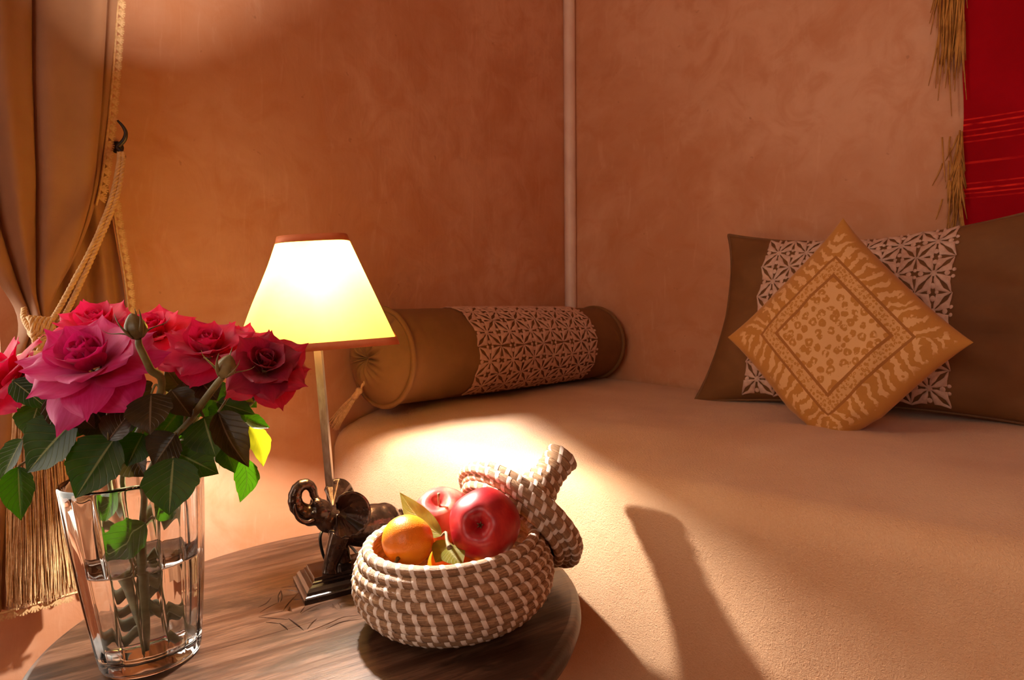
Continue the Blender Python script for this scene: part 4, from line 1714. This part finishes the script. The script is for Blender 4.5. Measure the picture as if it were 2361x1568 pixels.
def shade_ring(h, t_, inset=0.0, n=64):
    """square at the bottom, rounded at the top"""
    half = (.0925 + (.0430 - .0925) * t_) - inset
    pw = 40.0 * (1 - t_) ** 3 + 3.8
    out = []
    for i in range(n):
        a = 2 * math.pi * i / n
        c_, s_ = math.cos(a), math.sin(a)
        r = half / ((abs(c_) ** pw + abs(s_) ** pw) ** (1 / pw))
        b_ = R(11)
        x, y = r * c_, r * s_
        out.append((SXc + x * math.cos(b_) - y * math.sin(b_), SYc + x * math.sin(b_) + y * math.cos(b_), h))
    return out


V = []
for k in range(13):
    t_ = k / 12
    V += shade_ring(S0 + (S1 - S0) * t_, t_)
shade = part('lamp_shade', (np.array(V), grid_faces(64, 13, wrap_u=True)), M['shade'], lamp)
for lbl, h, t_ in (('shade_binding', S0 + .0015, .0), ('shade_binding', S1 - .0015, 1.0)):
    V = []
    for dz, o_ in ((-.0045, -.0008), (.0045, -.0014), (.0045, .001), (-.0045, .001)):
        tt_ = t_ + dz / (S1 - S0) * 1
        V += shade_ring(h + dz, tt_, o_)
    part(lbl, (np.array(V), grid_faces(64, 4, wrap_u=True, wrap_v=True)), M['shade_trim'], lamp, sub=shade)
for a_ in (0, 1):       # spider that carries the shade
    p0, p1 = (np.array([SXc - .040, SYc, S1 - .004]), np.array([SXc + .040, SYc, S1 - .004])) if a_ == 0 else (np.array([SXc, SYc - .040, S1 - .004]), np.array([SXc, SYc + .040, S1 - .004]))
    part('spider', tube([p0, p1], .0012, 6), M['iron'], lamp, sub=shade)
for sg in (-1, 1):      # harp
    part('harp', tube(smooth_path([(PX, PY + sg * .012, .356), (PX + .004, PY + sg * .026, .390), (PX + .010, PY + sg * .012, .428), (SXc, SYc, S1 - .004)], 14), .0011, 6), M['iron'], lamp)
cab = smooth_path([tab(752, 1300, .02) + [0, .004, 0], tdep(744, 1275, .87), tdep(738, 1240, .865), tdep(748, 1222, .875), tdep(775, 1225, .90), tdep(800, 1250, .915),
                   tdep(822, 1275, .915), tdep(828, 1292, .905), tab(815, 1302, .004), tab(850, 1295, .004), tab(905, 1300, .004)], 60)
part('cable', tube(cab, .0021, 8), M['cable'], lamp)

# ------------------------------------------------------------------ vase, water
VC = np.array([-.3985, .694])
VHt = .192


def vr(z):
    k = z / VHt
    return .0470 + (.0665 - .0470) * k ** .95 + .0015 * math.sin(math.pi * k)


def flute(a, amp):
    x = abs(math.sin(a * 8))
    return 1 + amp * (x ** .45 - .75)


vase = thing('glass_vase', 'clear fluted glass vase of roses standing on the table', 'vase', (VC[0], VC[1], 0), TT)
seg = 168
V = []
outer = [(.90, .0), (.98, .002), (1.0, .006)] + [(1.0, z) for z in np.linspace(.012, VHt, 22)]
rings = 0
for f_, z in outer:
    for i in range(seg):
        a = 2 * math.pi * i / seg
        r = vr(z) * f_ * flute(a, .036 * min(1, z / .02) * (1 - .55 * max(0, (z - .17) / .022)))
        V.append((VC[0] + r * math.cos(a), VC[1] + r * math.sin(a), z))
    rings += 1
for f_, dz in ((-.0012, .0018), (-.0030, .0014)):
    for i in range(seg):
        a = 2 * math.pi * i / seg
        r = vr(VHt) + f_
        V.append((VC[0] + r * math.cos(a), VC[1] + r * math.sin(a), VHt + dz))
    rings += 1
inner = [(1.0, z) for z in np.linspace(VHt - .002, .018, 12)] + [(.97, .0145), (.6, .0135), (.02, .0135)]
for f_, z in inner:
    for i in range(seg):
        a = 2 * math.pi * i / seg
        r = (vr(z) - .0042) * f_
        V.append((VC[0] + r * math.cos(a), VC[1] + r * math.sin(a), z))
    rings += 1
Fc = grid_faces(seg, rings, wrap_u=True) + [tuple(range(seg - 1, -1, -1)), tuple(range((rings - 1) * seg, rings * seg))]
part('glass', (np.array(V), Fc), M['glass'], vase)
WZ = .106
wprof = [(.02, .0142), (vr(.02) - .0068, .0152), (vr(.022) - .0050, .020)] + [(vr(z) - .0047, z) for z in np.linspace(.03, WZ - .001, 8)] + [(vr(WZ) - .0044, WZ + .0006), (vr(WZ) - .0075, WZ), (.01, WZ)]
single('water', lathe(wprof, 96, (VC[0], VC[1], 0), True, True), M['water'], 'clear water filling the lower half of the fluted vase', 'water', (VC[0], VC[1], .014), TT)


# ------------------------------------------------------------------ roses
def petal(center, rotm, phi, r0, h0, a0, a1, L_, W_, cup, point, seed, lobes=0.0):
    rs = random.Random(seed)
    nu_, nv_ = 9, 9
    V, U = [], []
    rr, hh = r0, h0
    p_exp = 1.2
    ctr, rip = rs.uniform(-.12, .12), rs.uniform(0, 6.28)
    prof_ = []
    for j in range(nv_):
        v = j / (nv_ - 1)
        al = a0 + (a1 - a0) * v ** p_exp
        if j:
            rr += math.sin(al) * L_ / (nv_ - 1)
            hh += math.cos(al) * L_ / (nv_ - 1)
        prof_.append((rr, hh, al))
    for j in range(nv_):
        v = j / (nv_ - 1)
        rr, hh, al = prof_[j]
        w = W_ * (0.48 + .52 * math.sin(min(1.0, v / .62) * math.pi / 2)) * (1 if v < .62 else math.cos((v - .62) / .38 * math.pi / 2 * .90) ** .75)
        for i in range(nu_):
            u = -1 + 2 * i / (nu_ - 1)
            x = u * w + ctr * L_ * v * .25
            inward = cup * (x * x) / max(W_, 1e-4)
            # edge roll and ripple grow towards the rim
            roll = (-.10 * L_ * v ** 3 * u * u) * point + .018 * L_ * v * v * math.sin(5 * u + rip) * (.4 + point)
            lift = point * .18 * L_ * (v ** 4) * (1 - abs(u)) ** 2
            rad_ = rr - inward * math.cos(al * .6) + lift * math.sin(al)
            z_ = hh + inward * math.sin(al) * .6 + roll + lift * math.cos(al)
            px_, py_ = rad_ * math.cos(phi) - x * math.sin(phi), rad_ * math.sin(phi) + x * math.cos(phi)
            V.append((px_, py_, z_))
            U.append((i / (nu_ - 1), v))
    V = (rotm @ np.array(V).T).T + center
    return V, grid_faces(nu_, nv_), np.array(U)


def bloom(th, center, axis, rad, mat, openness=1.0, seed=0, layers=None, spin=0.0):
    rotm = orient(axis, spin)
    rs = random.Random(seed)
    L = layers or [(3, .00, 2, -14, .36, .15, .9, 0), (4, .03, 8, -8, .46, .22, .8, 0), (5, .07, 18, 6, .56, .30, .6, .15), (5, .10, 30, 34, .72, .40, .38, .4),
                   (6, .13, 46, 66, .88, .46, .20, .8), (6, .15, 62, 96, .98, .50, .10, 1.0), (5, .16, 78, 118, 1.0, .52, .04, 1.1)]
    for k, (n, r0, a0, a1, ln, w, cup, pt_) in enumerate(L):
        for i in range(n):
            ph_ = 2 * math.pi * (i + .5 * (k % 2)) / n + rs.uniform(-.22, .22) + k * .9
            o_ = openness
            part('petal', petal(center, rotm, ph_, r0 * rad, (-.10 * k + rs.uniform(-.02, .02)) * rad * .55, R(a0 * o_ + rs.uniform(-7, 7)), R(a1 * o_ + rs.uniform(-12, 12)),
                                ln * rad * rs.uniform(.92, 1.08), w * rad * rs.uniform(.9, 1.1), cup, pt_, rs.random()), mat, th)
    return rotm


def sepals(th, center, rotm, rad, n=5, drop=110, seed=0):
    rs = random.Random(seed)
    for i in range(n):
        ph_ = 2 * math.pi * i / n + rs.uniform(-.2, .2)
        pts = []
        r_, h_ = .05 * rad, -.46 * rad
        for k in range(8):
            al = R(40 + (drop - 40) * k / 7)
            pts.append((r_ * math.cos(ph_), r_ * math.sin(ph_), h_))
            r_ += math.sin(al) * rad * .085
            h_ += math.cos(al) * rad * .085
        pts = (rotm @ np.array(pts).T).T + center
        part('sepal', tube(pts, np.array([.05, .075, .08, .07, .055, .04, .025, .01]) * rad, 6, flat=.35), M['bud'], th)


ROSE_N = 0


def rose_root(label, mouth, foot):
    return thing('rose', label, 'rose', (VC[0] + foot[0], VC[1] + foot[1], .018), TT, group=None)


def stem_path(top, topdir, mouth, foot, z_mouth=.188):
    m = np.array([VC[0] + mouth[0], VC[1] + mouth[1], z_mouth])
    f_ = np.array([VC[0] + foot[0], VC[1] + foot[1], .0195])
    return smooth_path([top, top - topdir * .025, m * .55 + (top - topdir * .03) * .45, m, (m * .55 + f_ * .45), f_], 30)


def add_stem(th, top, topdir, mouth, foot, r0=.0029, r1=.0034):
    p = stem_path(top, topdir, mouth, foot)
    part('stem', tube(p, np.interp(np.linspace(0, 1, 30), [0, .5, .62, 1], [r0, r1, .0025, .0025]), 8), M['stem'], th)
    return p


def near_on(p, q):
    k = int(np.argmin(np.linalg.norm(p - q, axis=1)))
    return p[k]


LEAF_LOG = []
LEAF_DY = [0.012, 0, 0, -0.004, 0, -0.02, 0, -0.032, -0.024, 0.032, -0.016, -0.004, -0.004, -0.036, 0.048, -0.024, -0.024, 0, 0.004, -0.004, 0.016, 0, 0.048, 0, 0, 0, 0, 0, 0, 0, 0.024, 0, 0, 0, 0.012, 0, 0, 0.012, 0, 0.016, 0.008, 0, 0, 0, 0, -0.004, 0, 0, 0, -0.008, 0, 0.004]
LEAF_LIFT = [0.006, 0, 0.006, 0.006, 0.022, 0.022, 0.006, 0.006, 0.022, 0.006, 0.006, 0.006, 0.006, -0.006, 0.006, -0.014, 0.014, 0.006, 0.006, 0.006, 0.014, 0.006, 0.006, 0.014, 0.006, 0.006, -0.014, 0.006, 0.006, 0.006, 0.006, 0.006, 0.006, 0.014, 0, 0.006, 0.006, 0.022, 0.006, 0.006, 0.006, -0.014, 0.006, 0.006, 0.006, 0.006, 0.014, 0.006, 0.006, -0.014, 0.006, 0.006]
# depth shift of each leaf along its sight line, so that blades lie clear of each other


def add_leaf(th, path, b, t_, yb, yt, wpx, nrm, mat='leaf', curl=.08, fold=.3, bend=0.0, serr=20, petiole=True, peak=.42):
    k_ = len(LEAF_LOG)
    dy_ = LEAF_DY[k_] if k_ < len(LEAF_DY) else 0.0
    LEAF_LOG.append((th, path, b, t_, yb, yt, wpx, nrm, curl, fold, bend, serr, petiole, peak))
    yb, yt = yb + dy_, yt + dy_
    B, T_ = tdep(b[0], b[1], yb), tdep(t_[0], t_[1], yt)
    w = 1.22 * wpx / F * (yb + yt) / 2
    lf = part('leaf', leaf_mesh(B, T_, w, np.array(nrm), curl, fold, serr, bend, peak=peak), M[mat], th)
    if petiole:
        q = near_on(path, B)
        mid = (q + B) / 2 + np.array([0, 0, LEAF_LIFT[k_] if k_ < len(LEAF_LIFT) else .006])
        part('leaf_stalk', tube(smooth_path([q, mid, B], 10), [.0011] * 10, 6), M['stem'], th)
    return lf


V3 = lambda *a: norm(np.array(a, float))
roses = {}


def make_rose(key, label, px, py, y, rad_px, axis, mat, openness, mouth, foot, seed, spin=0.0):
    c_ = tdep(px, py, y)
    rad = rad_px / F * y
    ax = V3(*axis)
    th = rose_root(label, mouth, foot)
    rotm = bloom(th, c_, ax, rad, M[mat], openness, seed, spin=spin)
    sepals(th, c_, rotm, rad, 5, 118, seed)
    hip = c_ - ax * rad * .46
    part('hip', ellipsoid(hip, (rad * .13, rad * .13, rad * .15), 12, 8), M['bud'], th)
    p = add_stem(th, hip, ax, mouth, foot)
    roses[key] = (th, p)


make_rose('big', 'huge magenta rose in full bloom with the widest open petals', 206, 826, .594, 128, (.03, -.66, .75), 'petal_magenta', 1.0, (-0.0295, -0.027), (0.0359, 0.007), 21, .4)
make_rose('left', 'hot pink rose leaning out past the big magenta rose toward the tassel', 2, 868, .642, 100, (-.50, -.45, .74), 'petal_pink', .95, (-0.0418, -0.0182), (0.0265, -0.0054), 22)
make_rose('back', 'pink rose standing behind the big magenta rose', 222, 752, .678, 92, (.10, -.45, .9), 'petal_pink', .92, (-0.0355, 0.0174), (0.008, -0.0265), 23, .8)
make_rose('mid', 'bright red pink rose behind the dark upright bud', 358, 762, .748, 74, (.05, -.62, .78), 'petal_pink', .95, (0.0074, 0.0282), (-0.027, -0.0207), 24, .2)
make_rose('cup', 'rose red rose with a cupped centre beside the crimson rose', 478, 800, .668, 92, (.22, -.50, .84), 'petal_rose', .88, (0.0302, 0.0179), (-0.0281, 0.0091), 25, 1.0)
make_rose('crim', 'dark crimson rose in front of the lamp shade', 612, 838, .626, 88, (.35, -.72, .60), 'petal_crimson', .98, (0.0487, -0.002), (-0.0356, -0.0006), 26, .5)
make_rose('hid', 'small red pink rose half hidden behind the crimson rose', 548, 790, .727, 62, (.15, -.40, .9), 'petal_rose', .85, (0.0375, 0.0275), (-0.022, 0.0224), 27)


def make_bud(key, label, px, py, y, rad_px, axis, keys, mouth, foot, seed, colour='petal_crimson', spread=1.0, mat='bud'):
    c_ = tdep(px, py, y)
    rad = rad_px / F * y
    ax = V3(*axis)
    rotm = orient(ax, .3)
    th = thing('rose_bud', label, 'rose bud', (VC[0] + foot[0], VC[1] + foot[1], .018), TT)
    V = []
    prof_ = [(.10, -1.15), (.22, -1.05), (.50, -.92), (.60, -.78), (.90, -.45), (.96, -.05), (.86, .45), (.58, .95), (.28, 1.28), (.06, 1.42)]
    part('bud_body', ((rotm @ (lathe([(r_ * rad, z_ * rad) for r_, z_ in prof_], 20, (0, 0, 0), True, True, rmod=lambda a, t_: 1 + .07 * math.sin(5 * a))[0]).T).T + c_,
                      lathe(prof_, 20, (0, 0, 0), True, True)[1]), M[mat], th)
    for i in range(2):
        part('petal', petal(c_ + rotm @ np.array([0, 0, .1 * rad]), rotm, 1.2 + i * 2.6, .35 * rad, .1 * rad, R(12), R(-14), 1.05 * rad, .55 * rad, .8, .2, seed + i), M[colour], th)
    rs = random.Random(seed)
    for i in range(5):
        ph_ = 2 * math.pi * i / 5 + .5
        pts = []
        r_, h_ = .55 * rad, -.85 * rad
        out = spread if i in (0, 2) else .25
        for k in range(11):
            q = k / 10
            al = R(38 - 60 * q * (1 - out) + out * (55 * math.sin(q * 3.1) - 20 * q))
            pts.append((r_ * math.cos(ph_), r_ * math.sin(ph_), h_))
            r_ += math.sin(al) * rad * .29
            h_ += math.cos(al) * rad * .29
        pts = (rotm @ np.array(pts).T).T + c_
        part('sepal', tube(smooth_path(pts, 16), np.interp(np.linspace(0, 1, 16), [0, .3, .7, 1], [.16, .22, .10, .02]) * rad, 6, flat=.4), M[mat], th)
    pth = smooth_path([c_ - ax * rad * 1.05] + [tdep(*k) for k in keys] + [np.array([VC[0] + mouth[0], VC[1] + mouth[1], .188]), np.array([VC[0] + foot[0], VC[1] + foot[1], .0195])], 40)
    part('stem', tube(pth, np.interp(np.linspace(0, 1, 40), [0, .5, .72, 1], [.0026, .0034, .0025, .0025]), 8), M['stem'], th)
    roses[key] = (th, pth)


M['bud_pale'] = two_tone('pale_bud', (0.20, 0.165, 0.06), (0.28, 0.23, 0.09), 70, rough=0.4).m
make_bud('bud1', 'dark closed rose bud with curling sepals standing above the blooms', 312, 757, .562, 25, (-.10, -.12, 1.0), [(322, 800, .564), (346, 850, .570), (370, 905, .590)], (-0.0013, -0.0178), (0.0137, 0.023), 31)
make_bud('bud2', 'pale green rose bud under the cupped rose red rose', 520, 848, .580, 23, (.42, -.10, .85), [(500, 885, .586), (470, 925, .600), (442, 965, .620)], (0.0259, -0.0259), (0.0056, -0.0142), 32, 'petal_rose', .8, 'bud_pale')
make_bud('bud3', 'small pale bud low among the leaves at the vase rim', 506, 1055, .690, 12, (.1, -.8, -.5), [(498, 1035, .690), (485, 1020, .690)], (0.0445, 0.0221), (-0.0147, -0.0146), 33, 'petal_rose', .3, 'bud_pale')

FRONT = (0.0, -1.0, .25)
th, p = roses['left']
add_leaf(th, p, (52, 1012), (-6, 1112), .600, .590, 58, (-.3, -.9, .4))
add_leaf(th, p, (42, 1076), (46, 1200), .598, .585, 58, (.4, -.9, .2), fold=.6)
add_leaf(th, p, (30, 878), (112, 942), .612, .600, 50, (.1, -.7, .6))
th, p = roses['big']
add_leaf(th, p, (178, 962), (52, 1088), .608, .590, 118, (-.1, -.9, .45), peak=.45)
add_leaf(th, p, (266, 1008), (167, 1148), .598, .575, 112, (.05, -.95, .35))
add_leaf(th, p, (250, 1015), (300, 945), .612, .622, 70, (0, -.8, .6), 'leaf_brown')
add_leaf(th, p, (160, 1075), (148, 1062), .600, .598, 10, FRONT)
th, p = roses['back']
add_leaf(th, p, (120, 905), (215, 985), .640, .625, 85, (0, -.8, .6), 'leaf_brown')
add_leaf(th, p, (215, 990), (150, 930), .650, .650, 90, (0, -.9, .4))
add_leaf(th, p, (268, 905), (225, 985), .640, .630, 60, (0, -.9, .4), 'leaf_brown')
th, p = roses['bud1']
add_leaf(th, p, (349, 908), (342, 1000), .600, .582, 92, (.0, -.95, .3), 'leaf_brown', fold=.15)
add_leaf(th, p, (318, 930), (250, 1010), .625, .615, 85, (-.2, -.9, .4))
add_leaf(th, p, (330, 1000), (290, 1075), .630, .618, 80, (0, -.95, .3))
th, p = roses['mid']
add_leaf(th, p, (400, 1055), (388, 1188), .598, .580, 106, (.12, -.98, .2), fold=.12, curl=.04)
add_leaf(th, p, (374, 985), (404, 1056), .625, .612, 42, (.5, -.8, .3), fold=.7)
add_leaf(th, p, (405, 1000), (350, 1075), .640, .630, 78, (0, -.9, .3), 'leaf_brown')
add_leaf(th, p, (395, 900), (440, 960), .640, .632, 60, (.2, -.8, .5), 'leaf_brown')
th, p = roses['bud2']
add_leaf(th, p, (404, 1042), (500, 1090), .615, .600, 78, (.1, -.9, .45))
add_leaf(th, p, (470, 962), (494, 1052), .612, .595, 92, (.05, -.95, .3), fold=.12)
add_leaf(th, p, (440, 930), (480, 870), .650, .660, 50, (0, -.8, .6), 'leaf_brown')
th, p = roses['cup']
add_leaf(th, p, (425, 905), (380, 850), .660, .655, 45, (-.2, -.8, .5), 'leaf_brown')
add_leaf(th, p, (462, 880), (500, 920), .650, .640, 60, (.3, -.8, .5), 'leaf_brown')
add_leaf(th, p, (455, 985), (425, 1050), .650, .640, 70, (0, -.9, .4))
th, p = roses['crim']
add_leaf(th, p, (503, 950), (576, 1074), .612, .600, 66, (.55, -.75, .4), 'leaf_brown', fold=.75, bend=.06)
add_leaf(th, p, (500, 928), (588, 952), .640, .640, 42, (.1, -.7, .7), 'leaf', fold=.5)
add_leaf(th, p, (520, 900), (585, 925), .655, .650, 34, (.1, -.7, .7), 'leaf_yellow', fold=.5)
add_leaf(th, p, (517, 1030), (541, 1090), .640, .630, 44, (.3, -.9, .3), 'leaf', fold=.7)
th, p = roses['hid']
add_leaf(th, p, (560, 960), (624, 983), .690, .700, 34, (.2, -.6, .75), 'leaf', bend=.08)
add_leaf(th, p, (574, 982), (612, 1076), .690, .690, 42, (.5, -.7, .5), 'leaf_yellow', curl=.15, bend=-.08)
add_leaf(th, p, (556, 1052), (553, 1160), .680, .672, 46, (.35, -.85, .3), 'leaf', bend=-.13, fold=.1)
add_leaf(th, p, (535, 970), (542, 1028), .665, .660, 40, (.1, -.9, .4))
add_leaf(th, p, (585, 905), (600, 930), .690, .690, 18, (.1, -.9, .4), 'leaf')
add_leaf(th, p, (498, 1060), (535, 1066), .700, .700, 22, (0, -.5, .85), 'leaf_yellow')
th, p = roses['bud3']
add_leaf(th, p, (335, 1205), (240, 1290), .668, .668, 76, (.1, -.95, .3), fold=.15)
add_leaf(th, p, (395, 1150), (350, 1200), .660, .660, 50, (.3, -.9, .2))
add_leaf(th, p, (262, 1130), (245, 1200), .664, .662, 46, (-.3, -.9, .2))

# darker foliage filling the mouth of the vase
fill = [('back', (150, 985), (105, 1055), .640, .630, 90, 'leaf'), ('back', (245, 930), (300, 985), .650, .645, 85, 'leaf'),
        ('big', (215, 940), (260, 1010), .622, .615, 80, 'leaf_brown'), ('mid', (330, 960), (300, 1040), .645, .635, 95, 'leaf'),
        ('mid', (420, 940), (370, 1000), .650, .640, 95, 'leaf'), ('cup', (500, 985), (450, 1060), .660, .650, 85, 'leaf'),
        ('cup', (420, 880), (470, 940), .665, .655, 80, 'leaf_brown'), ('crim', (545, 935), (500, 1000), .660, .650, 75, 'leaf'),
        ('bud1', (300, 1035), (330, 1100), .640, .630, 80, 'leaf_brown'), ('back', (210, 1020), (255, 1085), .640, .630, 85, 'leaf_brown'),
        ('left', (90, 930), (60, 1010), .625, .612, 80, 'leaf'), ('mid', (440, 1010), (470, 1075), .650, .640, 70, 'leaf_brown'),
        ('big', (110, 985), (180, 930), .630, .640, 90, 'leaf_brown'), ('hid', (470, 900), (520, 950), .690, .680, 80, 'leaf'),
        ('bud1', (280, 900), (330, 960), .660, .650, 100, 'leaf_brown'), ('crim', (560, 900), (590, 940), .670, .665, 40, 'leaf')]
fr = random.Random(9)
for key, b_, t_, y0_, y1_, w_, m_ in fill:
    th, p = roses[key]
    add_leaf(th, p, b_, t_, y0_, y1_, w_, (fr.uniform(-.4, .4), -.9, fr.uniform(.1, .5)), m_, fold=fr.uniform(.1, .4))
